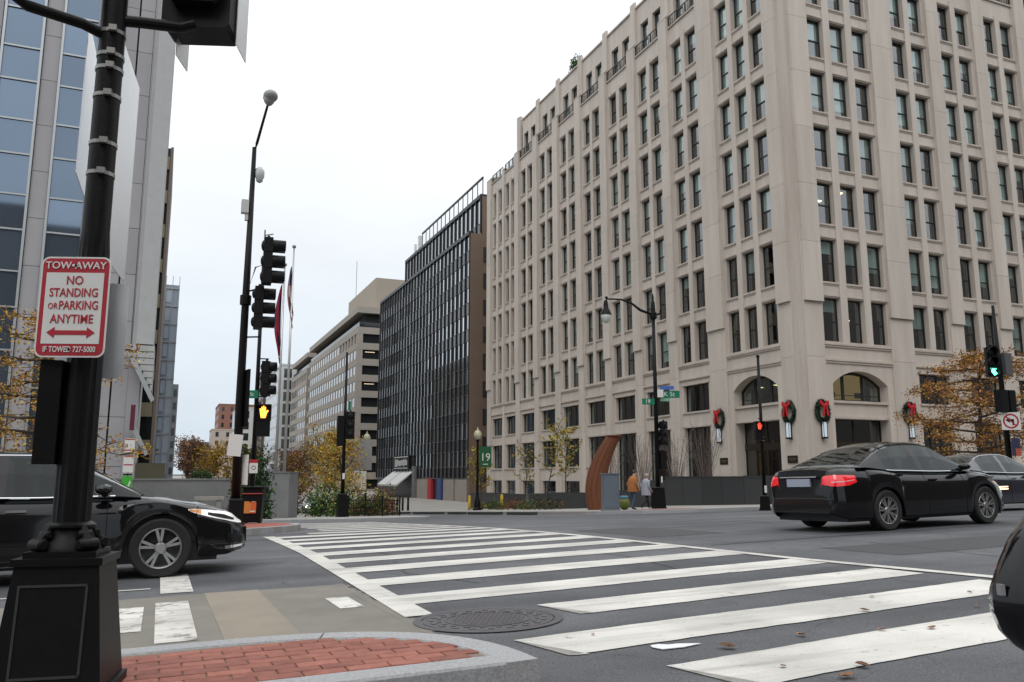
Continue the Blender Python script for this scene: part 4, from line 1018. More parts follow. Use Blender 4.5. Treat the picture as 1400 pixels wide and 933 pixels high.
        for i in range(k):
            a = 2 * math.pi * (i + .2) / k
            for da in (-.16, .16):
                c0, s0 = math.cos(a + da * .5), math.sin(a + da * .5); c1, s1 = math.cos(a + da), math.sin(a + da); px, pz = -math.sin(a), math.cos(a)
                w0, w1 = .014, .017; r0, r1 = .055, wheel_r * .66
                rm.add([(r0 * c0 - px * w0, .08, r0 * s0 - pz * w0), (r0 * c0 + px * w0, .08, r0 * s0 + pz * w0), (r1 * c1 + px * w1, .085, r1 * s1 + pz * w1), (r1 * c1 - px * w1, .085, r1 * s1 - pz * w1),
                        (r0 * c0 - px * w0, .04, r0 * s0 - pz * w0), (r0 * c0 + px * w0, .04, r0 * s0 + pz * w0), (r1 * c1 + px * w1, .05, r1 * s1 + pz * w1), (r1 * c1 - px * w1, .05, r1 * s1 - pz * w1)],
                       [(0, 1, 2, 3), (0, 4, 5, 1), (2, 6, 7, 3), (1, 5, 6, 2), (3, 7, 4, 0)])
        rm.build('rim', RIM, o, rot=(0, 0, 0 if side > 0 else math.pi), auto=30)
        MB().lathe([(0, .015), (wheel_r * .62, .015)], 24, axis='y').build('brake_disc', mat('brake steel', (.12, .12, .12), .5, metal=.6), o, rot=(0, 0, 0 if side > 0 else math.pi))
    for c in (xf, xr):
        for side in (-1, 1): wheel(c, side)
    # lamps and trim: patches that follow the skin
    def patch(nm, sa, sb_, ta, tb, side, m, off=.006, taper=0., n=8):
        q = MB(); rows = []
        for i in range(n + 1):
            s = sa + (sb_ - sa) * i / n; k = taper * i / n
            rows.append([surf(s, (ta + k * (tb - ta)) + (tb - ta) * (1 - k) * j / 4, side, off) for j in range(5)])
        q.grid(rows, flip=side > 0); return q.build(nm, m, root, smooth=True)
    def tz(s, z):
        zf = (z - zlo(s)) / (zt_(s) - zlo(s)); zf = max(0., min(.985, zf))
        for i in range(11):
            if FT[i][2] <= zf <= FT[i + 1][2]: return i + (zf - FT[i][2]) / max(1e-6, FT[i + 1][2] - FT[i][2])
        return 10.
    def zpatch(nm, stations, side, m, off=.008):
        """Lens that follows the skin between heights: stations are (s, z0, z1)."""
        q = MB(); rows = []; st_ = []
        for (a, b) in zip(stations[:-1], stations[1:]):
            st_ += [tuple(a[k] + (b[k] - a[k]) * j / 4 for k in range(3)) for j in range(4)]
        st_.append(stations[-1])
        for s, z0, z1 in st_: rows.append([surf(s, tz(s, z0 + (z1 - z0) * j / 4), side, off) for j in range(5)])
        q.grid(rows, flip=side > 0); return q.build(nm, m, root, smooth=True)
    for side in (-1, 1):
        zpatch('headlight', [(.988, .575, .60), (.975, .58, .66), (.95, .615, .705), (.91, .665, .745), (.875, .715, .765), (.86, .75, .765)], side, CLEARLAMP)
        zpatch('headlight_insert', [(.965, .615, .64), (.94, .64, .69), (.905, .69, .72)], side, BLACKM, .012)
        zpatch('turn_lamp', [(.89, .70, .755), (.862, .747, .765)], side, AMBER, .012)
        zpatch('taillight', [(.001, .78 * hs, .86 * hs), (.006, .74 * hs, .90 * hs), (.02, .735 * hs, .92 * hs), (.06, .75 * hs, .915 * hs), (.095, .80 * hs, .905 * hs)], side, REDLAMP)
        zpatch('taillight_strip', [(.004, .795 * hs, .81 * hs), (.03, .80 * hs, .815 * hs), (.085, .83 * hs, .84 * hs)], side, mat('white reverse lens', (.65, .5, .5), .2, coat=1.), .012)
        # chrome line under the windows
        MB().tube([G(.265 + (.70 - .265) * i / 20, 0, side) for i in range(21)], .011, 6).build('window_trim', CHROME, root)
        MB().tube([(p[0], p[1] * 1.004, p[2] + .003) for p in [G(.262 + (.62 - .262) * i / 20, 3, side) for i in range(21)]], .009, 6).build('roof_trim', CHROME if style else BLACKM, root)
        for s in (.275, .463, .685):
            MB().tube([surf(s, t, side, .001) for t in (.6, 1, 2, 3, 4, 5, 6, 7, 7.8)], .0045, 4).build('door_seam', BLACKM, root)
        for s in (.30, .49):
            p = surf(s + .012, 5.9, side, .012); MB().box(p[0] - .10, p[0] + .10, p[1] - .014, p[1] + .014, p[2] - .014, p[2] + .014).build('door_handle', CHROME if style else paint_m, root)
        p = G(.672, 0, side)
        mm = MB().ball((p[0] + .02, p[1] + side * .13, p[2] + .075), .095, .11, .062, 14, 8); mm.ball((p[0] + .03, p[1] + side * .03, p[2] + .03), .05, .07, .04, 8, 6)
        mm.build('door_mirror', paint_m, root, smooth=True)
        MB().tube([surf(s_, .25, side, .004) for s_ in (.31, .4, .5, .6, .69)], .012, 5).build('sill_trim', CHROME if style else PLASTIC, root)
    # grille, bumpers, plates
    MB().box(L / 2 - .03, L / 2 + .012, -.44, .44, .34, .52).build('grille', BLACKM, root)
    for z in (.37, .42, .47): MB().box(L / 2 - .02, L / 2 + .02, -.42, .42, z - .006, z + .006).build('grille_bar', CHROME, root)
    for side in (-1, 1): patch('fog_trim', .988, .945, 1.6, 2.0, side, CHROME, .009); patch('lower_intake', .99, .95, 2.3, 3.4, side, BLACKM, .006)
    MB().box(-L / 2 - .022, -L / 2 + .03, -.26, .26, .735 * hs, .865 * hs).build('licence_plate', mat('plate', (.35, .38, .46), .4), root)
    MB().box(-L / 2 - .03, -L / 2 + .05, -.42, .42, .885 * hs, .905 * hs).build('boot_trim', CHROME, root)
    MB().tube([surf(0.004, 3.2, -1, .01), (-L / 2 - .02, -.3, .56), (-L / 2 - .02, .3, .56), surf(.004, 3.2, 1, .01)], .012, 6).build('bumper_trim', CHROME if style else PLASTIC, root)
    if lit:
        for side in (-1, 1): MB().ball((L / 2 - .16, side * W * .36, .68), .09, .11, .07).build('lit_lamp', HOTLAMP, root)
    if blinkers:
        for side in (-1, 1):
            for z in (.60, .64): MB().box(L / 2 - .32, L / 2 - .10, side * W * .44 - .02, side * W * .44 + .04, z, z + .02).build('side_lamp', mat('lit marker', (.9, .7, .5), .3, emit=(1, .7, .4, 2.)), root)
    return root
def on_ground(o, x, y, heading):
    """Set a car on the sloping road, all four wheels down."""
    dx, dy = math.cos(heading), math.sin(heading)
    gx_ = (H(x + dx, y + dy) - H(x - dx, y - dy)) / 2; gy_ = (H(x - dy, y + dx) - H(x + dy, y - dx)) / 2
    o.location = (x, y, H(x, y)); o.rotation_mode = 'ZYX' if False else 'XYZ'
    n = Vector((-(gx_ * dx - gy_ * dy), -(gx_ * dy + gy_ * dx), 1)).normalized()
    f = Vector((dx, dy, gx_)).normalized(); l = n.cross(f).normalized(); f = l.cross(n)
    o.rotation_euler = Matrix((f, l, n)).transposed().to_euler()
c1 = sedan('sedan', 'black sedan driving past just behind the near signal pole', (0, 0, 0), 0, CARBLACK, L=4.9, W=1.86, wb=2.85, fo=.97, style=1, lit=False)
on_ground(c1, -1.42, 11.46, R(0))
c2 = sedan('sedan', 'black sedan with red taillights crossing in front of the stone building', (0, 0, 0), 0, CARBLACK, L=4.62, W=1.80, wb=2.62, fo=.88, hs=1.03, spokes=7, blinkers=True)
on_ground(c2, 12.55, 11.65, R(4))
c3 = sedan('sedan', 'dark blue sedan beyond the black one at the right edge', (0, 0, 0), 0, CARNAVY, L=4.7, W=1.82, wb=2.7, fo=.92, spokes=9, style=1)
on_ground(c3, 20.0, 15.6, R(4))
SILVER = mat('silver car paint', (.42, .43, .45), .3, metal=.5, coat=.6); MAROON = mat('maroon car paint', (.08, .015, .015), .25, coat=.8)
c4 = sedan('sedan', 'silver car with lit headlights coming down the side street', (0, 0, 0), 0, SILVER, lit=True); on_ground(c4, 11.9, 72.5, R(-90))
c5 = sedan('sedan', 'dark red car waiting beside the granite flagpole block', (0, 0, 0), 0, MAROON, lit=True); on_ground(c5, 10.9, 80.0, R(-90))
fr_ = random.Random(8)
FCOL = [mat('far car %d' % i, c, .3, coat=.5) for i, c in enumerate([(.5, .5, .5), (.05, .05, .06), (.6, .6, .6), (.2, .02, .02), (.12, .14, .18)])]
far_txt = ['white car parked nearest down the left of the far street', 'dark car parked second in the far left row', 'pale grey car in the far street below the brown trees', 'red car in the far street below the brown trees', 'grey car farthest up the hill of the far street', 'white van-like car beside the yellow tree far up the street']
for i, (x, y) in enumerate(((7.6, 210), (7.9, 226), (11.5, 245), (13.2, 270), (11.2, 300), (14.4, 235))):
    bmb = MB().poly([(-2.3, .3), (2.3, .3), (2.3, .75), (1.3, .9), (.6, 1.45), (-1.2, 1.45), (-2.0, .95), (-2.3, .9)], -.9, .9)
    o = thing('parked_car', far_txt[i], 'car', (x, y, H(x, y)), R(-90), 'cars far up the side street')
    bmb.build('body', FCOL[i % 5], o); MB().poly([(-1.6, .95), (1.05, .95), (.55, 1.38), (-1.1, 1.38)], -.92, .92).build('side_window', BPANE, o)
    for wx in (-1.4, 1.4):
        for wy in (-.8, .8): MB().lathe([(.33, -.1), (.33, .1)], 12, axis='y').build('wheel', TYRE, o, loc=(wx, wy, .33))
# ---- door mirror of the car the picture is taken from (lower right)
dm = thing('car_door_mirror', 'black door mirror of a nearby car at the right edge', 'car mirror', (1.039, .811, .966), R(-22.77))
mo = MB(); rows = []
XL = [(-.006, .075), (0, .045), (.012, .026), (.03, .010), (.055, .001), (.07, 0), (.085, .003), (.12, .018), (.15, .034), (.18, .058), (.2, .085), (.206, .12)]
for z, x0 in XL:
    x1 = .27 - x0 * .35; rows.append([((x0 + x1) / 2 - (x1 - x0) / 2 * math.cos(2 * math.pi * j / 20), .07 * math.sin(2 * math.pi * j / 20) * (1 - x0 * 2.5), z) for j in range(21)])
mo.grid(rows); mo.add(rows[0], [tuple(range(21))]); mo.add(rows[-1], [tuple(range(20, -1, -1))])
mo.build('housing', CARBLACK, dm, smooth=True)
MB().box(.0, .006, -.022, -.012, .08, .094).build('turn_lamp', mat('grey lens', (.25, .25, .26), .3), dm)
MB().box(.06, .24, -.078, -.07, .02, .17).build('mirror_glass', CHROME, dm)
MB().tube([(.12, 0, .02), (.25, -.05, -.02), (.42, -.1, -.05)], .03, 8).build('arm', PLASTIC, dm)
MB().box(.40, .46, -.9, .5, -.75, .02).build('door_panel', CARBLACK, dm)
# ================================================================ SIGNALS, LAMPS, SIGNS, STREET FURNITURE
G_ON = mat('lit green lens', (.05, .6, .4), .4, emit=(.10, 1., .62, 5.)); R_ON = mat('lit red hand', (.6, .06, .03), .4, emit=(1., .09, .05, .9)); O_ON = mat('lit orange hand', (.9, .3, .05), .4, emit=(1., .27, .03, 5.))
LENS_OFF = mat('dark lens', (.02, .02, .02), .25)
def signal_head(name, parent, loc, rz, sect=.36, lit=None, n=3, visor=.26):
    """Three-section head as a part; faces local -y."""
    w = sect * .47
    hb = MB()
    for i in range(n):
        z = -i * sect; hb.box(-w, w, -.02, .2, z - sect + .008, z - .008); hb.ball((0, .2, z - sect / 2), w * .7, .07, sect * .36, 12, 6)
    hb.box(-.03, .03, .06, .12, .0, .07)
    h = hb.build(name, BLACKM, parent, loc=loc, rot=rz, auto=35)
    for i in range(n):
        z = -i * sect - sect / 2; r = sect * .43
        MB().lathe([(0, 0), (r * .95, 0), (r * .95, -.012), (0, -.03)], 18, (0, -.022, z), 'y').build('lens', G_ON if lit == i else LENS_OFF, h, smooth=True)
        vb = MB(); k = 16; a0, a1 = R(-50), R(230)
        rows = [[(rr_ * math.cos(a0 + (a1 - a0) * j / k), -yy, z + rr_ * math.sin(a0 + (a1 - a0) * j / k)) for j in range(k + 1)] for rr_, yy in ((r, .015), (r, visor), (r * .95, visor), (r * .95, .015))]
        vb.grid(rows); vb.build('visor', BLACKM, h, smooth=True)
    return h
HAND = [(-.05, -.14), (.06, -.14), (.09, -.02), (.13, .04), (.105, .06), (.06, .02), (.062, .13), (.038, .135), (.032, .04), (.022, .16), (-.002, .16), (-.004, .04), (-.022, .14), (-.046, .135), (-.036, .03), (-.066, .10), (-.086, .09), (-.07, -.03)]
def ped_head(parent, loc, rz, m, s=1.):
    hb = MB().box(-.23 * s, .23 * s, -.02, .2, -.25 * s, .25 * s).box(-.25 * s, .25 * s, -.16, -.02, .22 * s, .25 * s).box(-.25 * s, -.23 * s, -.14, -.02, -.2 * s, .22 * s).box(.23 * s, .25 * s, -.14, -.02, -.2 * s, .22 * s)
    hb.box(-.21 * s, .21 * s, .0, .19, -.75 * s, -.26 * s)
    h = hb.build('pedestrian_signal', BLACKM, parent, loc=loc, rot=rz)
    MB().poly([(x * 1.25 * s, z * 1.25 * s) for x, z in HAND], -.035, -.022).build('hand_symbol', m, h); return h
def pole_base(parent, w0, w1, h, loc=(0, 0, 0)):
    mb = MB().frustum(0, 0, 0, .06, w0 + .03, w0 + .03, w0 + .03, w0 + .03).frustum(0, 0, .06, h, w0, w0, w1, w1).frustum(0, 0, h, h + .05, w1 + .02, w1 + .02, w1 - .02, w1 - .02)
    return mb.build('base', BLACK, parent, loc=loc)
# ---- near signal pole, left foreground
NX, NY = -.352, 4.215; nz = H(NX, NY) + .15
np_ = thing('signal_pole', 'black iron signal pole with a heavy square base in the left foreground', 'signal pole', (NX, NY, nz), R(-9))
bs = MB().frustum(0, 0, 0, .04, .232, .232, .232, .232).frustum(0, 0, .04, .545, .214, .214, .164, .164)
bs.box(-.178, .178, -.178, .178, .545, .575).build('base', BLACK, np_)
pn = MB()
for s_ in (1,):
    z0, z1 = .10, .47; y = lambda z: -(.214 + (.164 - .214) * (z - .04) / .505) - .005
    for a, b, c, d in ((-.13, .13, z1 - .01, z1), (-.13, .13, z0, z0 + .01)): pn.add([(a, y(c), c), (b, y(c), c), (b, y(d), d), (a, y(d), d), (a, y(c) + .03, c), (b, y(c) + .03, c), (b, y(d) + .03, d), (a, y(d) + .03, d)], [(0, 1, 2, 3), (0, 4, 5, 1), (3, 2, 6, 7)])
    for a, b in ((-.14, -.13), (.12, .13)): pn.add([(a, y(z0), z0), (b, y(z0), z0), (b, y(z1), z1), (a, y(z1), z1)], [(0, 1, 2, 3)])
pn.build('access_panel', mat('worn black edge', (.035, .034, .033), .4), np_)
cl = MB().box(-.142, .142, -.142, .142, .575, .60)
cl.lathe([(.13, .60), (.125, .62), (.10, .65), (.085, .69), (.088, .71)], 24)
for a in range(4):                              # corner scrolls: short rolls lying across each corner, with a leaf rising to the shaft
    an = math.pi / 4 + math.pi / 2 * a; t_ = Vector((-math.sin(an), math.cos(an), 0)); c_ = Vector((math.cos(an), math.sin(an), 0))
    p_ = c_ * .140 + Vector((0, 0, .627)); cl.tube([p_ - t_ * .045, p_ - t_ * .038, p_ + t_ * .038, p_ + t_ * .045], [.018, .026, .026, .018], 12)
    p_ = c_ * .108 + Vector((0, 0, .668)); cl.tube([p_ - t_ * .032, p_ - t_ * .026, p_ + t_ * .026, p_ + t_ * .032], [.012, .019, .019, .012], 10)
    cl.tube([c_ * .150 + Vector((0, 0, .612)), c_ * .118 + Vector((0, 0, .65)), c_ * .088 + Vector((0, 0, .705))], [.022, .026, .014], 8)
cl.lathe([(.094, .690), (.102, .698), (.102, .708), (.09, .716), (.08, .722)], 24)
cl.build('collar', BLACK, np_, auto=40)
sh = MB(); nn = 16
rows = []
for z, r in ((.69, .075), (1.4, .072), (1.95, .064), (2.05, .060), (4.2, .056)):
    rows.append([(r * (1 + (.045 if j % 2 else -.02) * (1 if z < 1.99 else 0)) * math.cos(2 * math.pi * j / 32), r * (1 + (.045 if j % 2 else -.02) * (1 if z < 1.99 else 0)) * math.sin(2 * math.pi * j / 32), z) for j in range(33)])
sh.grid(rows); sh.build('shaft', BLACK, np_, auto=25)
for z in (2.33, 2.48, 2.72, 2.86, 2.93, 3.05):
    MB().lathe([(.06, z - .009), (.0630, z - .009), (.0630, z + .009), (.06, z + .009)], 24).build('steel_strap', STEEL, np_)
    MB().box(.0, .035, -.085, -.062, z - .014, z + .014).build('strap_buckle', STEEL, np_)
MB().tube([(0, 0, 3.03), (-.12, -.06, 3.06), (-.34, -.13, 3.08), (-.39, -.15, 3.11), (-.415, -.155, 3.19), (-.415, -.155, 3.35)], .026, 12).build('signal_arm', BLACK, np_)
MB().tube([(0, 0, 3.13), (.12, .02, 3.145), (.30, .05, 3.16), (.36, .06, 3.19)], .028, 12).build('signal_arm', BLACK, np_)
h = signal_head('signal_head', np_, (-.415, -.16, 4.35), R(150), .36)
h2 = MB()
h2.poly([(-.17, 2.975), (-.15, 2.955), (.15, 2.955), (.17, 2.975), (.17, 4.2), (-.17, 4.2)], .0, .19)
h2.poly([(-.10, 3.06), (.10, 3.06), (.14, 3.14), (.14, 4.1), (-.14, 4.1), (-.14, 3.14)], -.07, .0)
h2b = h2.build('signal_head', BLACKM, np_, loc=(.365, .06, .225), rot=R(-10), auto=30)
MB().poly([(.178, 2.92), (.182, 2.92), (.182, 4.2), (.178, 4.2)], .10, .30).build('louver_plate', ALU, h2b)
MB().poly([(-.13, 2.86), (-.125, 2.86), (-.125, 3.2), (-.13, 3.2)], .12, .3).build('louver_plate', ALU, h2b)
MB().box(-.045, .045, -.07, .03, -.25, .21).build('push_button', BLACK, np_, loc=(-.115, -.01, 1.22))
# bare lane signs fixed nearly edge-on to the pole
for k, (p0, p1, z0, z1) in enumerate((((-.318, 4.28), (-.25, 4.88), 2.25, 3.38), ((-.462, 4.26), (-.452, 4.72), 2.63, 3.41))):
    d = math.hypot(p1[0] - p0[0], p1[1] - p0[1]); rz = math.atan2(p1[1] - p0[1], p1[0] - p0[0])
    tag(MB().box(0, d, -.002, .002, 0, z1 - z0).build('lane_sign', ALU, None, loc=(p0[0], p0[1], z0), rot=rz),
        ('tall bare metal sign seen edge-on to the right of the near pole', 'narrower bare metal sign seen edge-on to the left of the near pole')[k], 'sign')
# tow-away sign
ts = thing('parking_sign', 'red and white tow away no standing or parking anytime sign on the near pole', 'sign', (NX - .055, NY - .125, nz + 1.665), R(-20))
def rrect(w, h, r, n=5):
    p = []
    for cx, cz, a in ((w / 2 - r, h / 2 - r, 0), (-w / 2 + r, h / 2 - r, 90), (-w / 2 + r, -h / 2 + r, 180), (w / 2 - r, -h / 2 + r, 270)):
        p += [(cx + r * math.cos(R(a + 90 * i / n)), cz + r * math.sin(R(a + 90 * i / n))) for i in range(n + 1)]
    return p
MB().poly(rrect(.305, .457, .035), .0, .003).build('plate', WHITE, ts)
MB().poly(rrect(.290, .442, .03), -.0012, .0).build('red_field', RED, ts)
MB().box(-.126, .126, -.0024, -.0012, -.168, .155).build('white_field', WHITE, ts)
for t, z, s, m_, sx in (('TOW•AWAY', .187, .046, WHITE, 1.0), ('NO', .118, .056, RED, .85), ('STANDING', .062, .056, RED, .76), ('ANYTIME', -.058, .056, RED, .80), ('IF TOWED 727-5000', -.194, .036, WHITE, .72)):
    lettering(t, s, m_, ts, (0, -.004, z), sx=sx, bold=.0005)
lettering('OR', .038, RED, ts, (-.087, -.004, .001), sx=.8); lettering('PARKING', .056, RED, ts, (.025, -.004, .004), sx=.74, bold=.0005)
MB().poly([(-.105, -.118), (-.07, -.143), (-.07, -.128), (.07, -.128), (.07, -.143), (.105, -.118), (.07, -.093), (.07, -.108), (-.07, -.108), (-.07, -.093)], -.0042, -.0026).build('arrow', RED, ts)
MB().lathe([(0, -.006), (.006, -.006), (.006, 0)], 8, (0, 0, .187), 'y').build('bolt', BLACKM, ts)
MB().lathe([(0, -.006), (.006, -.006), (.006, 0)], 8, (0, 0, -.194), 'y').build('bolt', BLACKM, ts)
o = tag(MB().poly(rrect(.305, .457, .035), 0, .003).build('parking_sign', ALU, None, loc=(NX + .01, NY + .10, nz + 1.60), rot=R(-14)), 'pale back of a small sign showing behind the tow away sign', 'sign')

# ---- tall mast on the west median with lamp, camera and two signal heads
bx, by = 1.77, 22.03; bz = H(bx, by) + .15
bp_ = thing('lamp_mast', 'tall black street lamp mast carrying two signal heads on the far median', 'lamp post', (bx, by, bz))
pole_base(bp_, .19, .15, .62)
MB().tube([(0, 0, .6), (-.03, 0, 3.0), (-.02, 0, 5.6), (0, 0, 9.9)], [.115, .105, .095, .055], 14).build('shaft', BLACK, bp_, smooth=True)
MB().tube([(0, 0, 9.75), (.05, -.06, 10.0), (.25, -.42, 11.0)], [.045, .038, .032], 10).build('lamp_arm', BLACK, bp_)
lh = MB().ball((.30, -.50, 11.2), .19, .22, .16, 16, 10); lh.lathe([(.06, 10.95), (.12, 11.02), (.17, 11.15)], 14, (.27, -.47, 0)); lh.build('lamp_head', mat('grey lamp glass', (.30, .31, .30), .35), bp_, smooth=True)
MB().tube([(0, 0, 9.25), (.12, 0, 9.33)], .02, 6).build('camera_bracket', BLACK, bp_)
cm = MB().lathe([(0, 9.38), (.06, 9.36), (.12, 9.26), (.12, 9.10), (.09, 9.04), (.08, 8.97), (0, 8.92)], 14, (.17, 0, 0)); cm.build('camera_dome', mat('pale housing', (.55, .56, .55), .5), bp_, smooth=True)
MB().box(-.25, -.07, -.1, .1, 8.05, 8.4).box(-.15, -.07, -.06, .06, 7.86, 8.05).build('junction_box', mat('pale housing'), bp_)
MB().lathe([(.14, 5.6), (.14, 5.84), (.1, 5.86), (.1, 5.58)], 14, (-.02, 0, 0)).build('collar', BLACK, bp_)
MB().tube([(.0, 0, 5.9), (.18, -.1, 6.6), (.36, -.2, 6.65), (.36, -.2, 7.6)], .022, 6).tube([(.36, -.2, 7.45), (.55, -.4, 7.45)], .016, 6).build('signal_bracket', STEEL, bp_)
MB().tube([(0, 0, 5.95), (.3, -.3, 6.0)], .022, 6).tube([(0, 0, 4.75), (.36, -.2, 4.75)], .022, 6).build('signal_bracket', BLACK, bp_)
signal_head('signal_head', bp_, (.52, -.55, 7.28), R(86), .405, visor=.34)
signal_head('signal_head', bp_, (.38, -.25, 6.05), R(86), .37, visor=.32)
MB().box(-.17, .17, -.003, .003, -.27, .27).build('sign_back', WHITE, bp_, loc=(-.10, -.16, 1.98), rot=(0, R(5), R(-15)))
MB().box(-.03, .03, -.16, .16, 2.45, 3.9).build('side_sign', BLACKM, bp_, loc=(.12, -.1, 0), rot=R(10))
MB().box(-.012, .012, -.15, .15, 1.0, 1.75).build('side_sign', WHITE, bp_, loc=(.16, -.05, 0), rot=R(30))
# ---- slimmer signal post beside it
tx, ty = 2.52, 25.85; tz = H(tx, ty) + .15
tp = thing('signal_post', 'slim signal post with a lit orange hand behind the tall mast', 'signal pole', (tx, ty, tz))
pole_base(tp, .16, .13, .5)
MB().tube([(0, 0, .5), (0, 0, 8.0)], [.075, .045], 12).build('shaft', BLACK, tp, smooth=True)
MB().tube([(0, 0, 4.85), (.3, -.05, 4.85)], .02, 6).tube([(0, 0, 3.7), (.3, -.05, 3.7)], .02, 6).tube([(0, 0, 3.5), (.14, -.05, 3.5)], .02, 6).tube([(0, 0, 2.72), (.14, -.05, 2.72)], .02, 6).build('signal_bracket', BLACK, tp)
signal_head('signal_head', tp, (.33, -.05, 4.78), R(70), .355, visor=.2)
ped_head(tp, (.2, -.12, 3.22), R(-12), O_ON, .95)
stg = MB().box(-.28, .28, -.004, .004, -.12, .12).build('street_sign', GREEN, tp, loc=(-.24, -.08, 3.75), rot=R(-22)); lettering('19 St', .15, WHITE, stg, (0, -.006, 0))
nps = MB().box(-.12, .12, -.003, .003, -.2, .2).build('no_parking_sign', WHITE, tp, loc=(0, -.11, 1.62), rot=R(-8))
MB().box(-.12, .12, -.005, -.003, .1, .2).build('red_band', RED, nps); MB().lathe([(.045, -.006), (.062, -.006), (.062, -.003), (.045, -.003)], 16, (0, 0, -.04), 'y', cap=False).build('ring', BLACKM, nps)
# ---- litter bin with orange poster
ox, oy = 2.43, 24.3; oz = H(ox, oy) + .15
lb_ = thing('litter_bin', 'black litter bin with an orange poster on the far median', 'litter bin', (ox, oy, oz), R(-14))
MB().frustum(0, 0, .04, .78, .23, .23, .27, .27).build('body', BLACKM, lb_); MB().box(-.29, .29, -.29, .29, .78, .84).box(-.25, .25, -.25, .25, .84, .96).box(-.31, .31, -.31, .31, .96, 1.0).build('lid', BLACKM, lb_)
for x in (-.18, .18):
    for y in (-.18, .18): MB().box(x - .03, x + .03, y - .03, y + .03, 0, .05).build('foot', BLACKM, lb_)
MB().box(-.28, .28, -.3, -.293, .80, .82).build('red_stripe', mat('red stripe', (.55, .08, .06), .5), lb_)
po = MB().box(-.19, .13, -.003, .003, -.19, .19).build('poster', mat('orange poster', (.60, .13, .03), .5), lb_, loc=(-.02, -.262, .47), rot=(R(-3), 0, 0))
MB().poly([(-.19, -.19), (-.05, -.19), (.0, .0), (-.1, .19), (-.19, .19)], -.005, -.003).build('poster_shape', mat('yellow print', (.62, .22, .04), .5), po)
MB().box(.0, .11, -.005, -.003, .12, .16).build('poster_print', WHITE, po); MB().box(-.1, .11, -.005, -.003, -.15, -.12).build('poster_print', WHITE, po)
# ---- granite flagpole block with two flagpoles
fbx = thing('flagpole_plinth', 'grey granite block at the foot of the two flagpoles', 'plinth', (4.55, 37.2, H(4.5, 37.2)), R(-22.8))
MB().box(-.72, .78, -.6, .9, 0, 2.05).build('block', GREY, fbx); MB().box(-.80, -.6, -.7, -.3, 1.75, 2.07).box(-.8, .8, -.64, .94, 2.05, 2.1).build('cap', GREY, fbx); MB().box(-.70, -.2, -.63, -.6, .15, 1.7).build('inset_panel', mat('granite panel', (.23, .235, .235), .7), fbx)
STR = [mat('flag red', (.27, .016, .028), .9), mat('flag white', (.50, .48, .47), .9), mat('flag blue', (.02, .03, .12), .9)]
def flag_pole(label, x, y, ztop, flag):
    z0 = H(x, y) + 2.1; o = thing('flagpole', label, 'flagpole', (x, y, z0), R(-22.8), 'flagpoles')
    MB().tube([(0, 0, 0), (0, 0, ztop - z0)], [.075, .035], 12).build('pole', mat('flagpole metal', (.55, .55, .54), .35, metal=.6), o, smooth=True)
    MB().ball((0, 0, ztop - z0 + .1), .09).build('finial', STEEL, o, smooth=True)
    fl = MB(); top = ztop - z0 - .75; n = 13; rows = []
    ln = 2.3 if flag == 'us' else 3.0
    for i in range(n + 1):                      # limp cloth: stripes hang nearly straight down in folds
        a = i / n; rows.append([(-.05 - (.10 + .30 * math.sin(a * 9) ** 2 + .22 * a) * math.sin(math.pi * min(1, .12 + v * .9)) * (.6 if flag != 'us' else .4) + (.42 * v * (.3 if flag == 'us' else 0)), .10 * math.sin(a * 14 + v * 3), top - .55 * a - ln * v * (1 - .12 * math.sin(a * 7))) for v in [j / 12 for j in range(13)]])
    for i in range(n):
        q = MB().grid([rows[i], rows[i + 1]])
        for k, f in enumerate(q.f):
            m_ = (2 if (flag == 'us' and i < 6 and k < 5) else i % 2) if flag == 'us' else (0 if i % 5 else 2)
            fl.add([q.v[t] for t in f], [(0, 1, 2, 3)], m_)
    fl.build('flag', STR, o, smooth=True)
flag_pole('shorter flagpole with a dark red flag hanging limp', 4.63, 37.75, 10.65, 'red'); flag_pole('taller flagpole with a limp red and white striped flag', 4.98, 37.6, 11.5, 'us')
# ---- signal pole on the far corner (left of the black glass block)
q = thing('signal_pole', 'black signal pole rising behind the iron fence at the far corner', 'signal pole', (7.24, 36., H(7.24, 36) + .14))
pole_base(q, .21, .17, .95); MB().tube([(0, 0, .95), (0, 0, 7.1)], [.085, .05], 12).build('shaft', BLACK, q, smooth=True)
MB().box(-.32, -.06, -.2, .1, 3.0, 4.3).build('signal_head', BLACKM, q); signal_head('signal_head', q, (.25, .05, 4.5), R(165), .40)
for z, t in ((4.75, ']'), (3.55, '9')): MB().box(.12, .22, -.08, -.06, z - .2, z + .2).build('street_sign', GREEN, q)
MB().box(-.05, .05, -.1, -.085, 1.6, 1.85).build('sticker', WHITE, q)
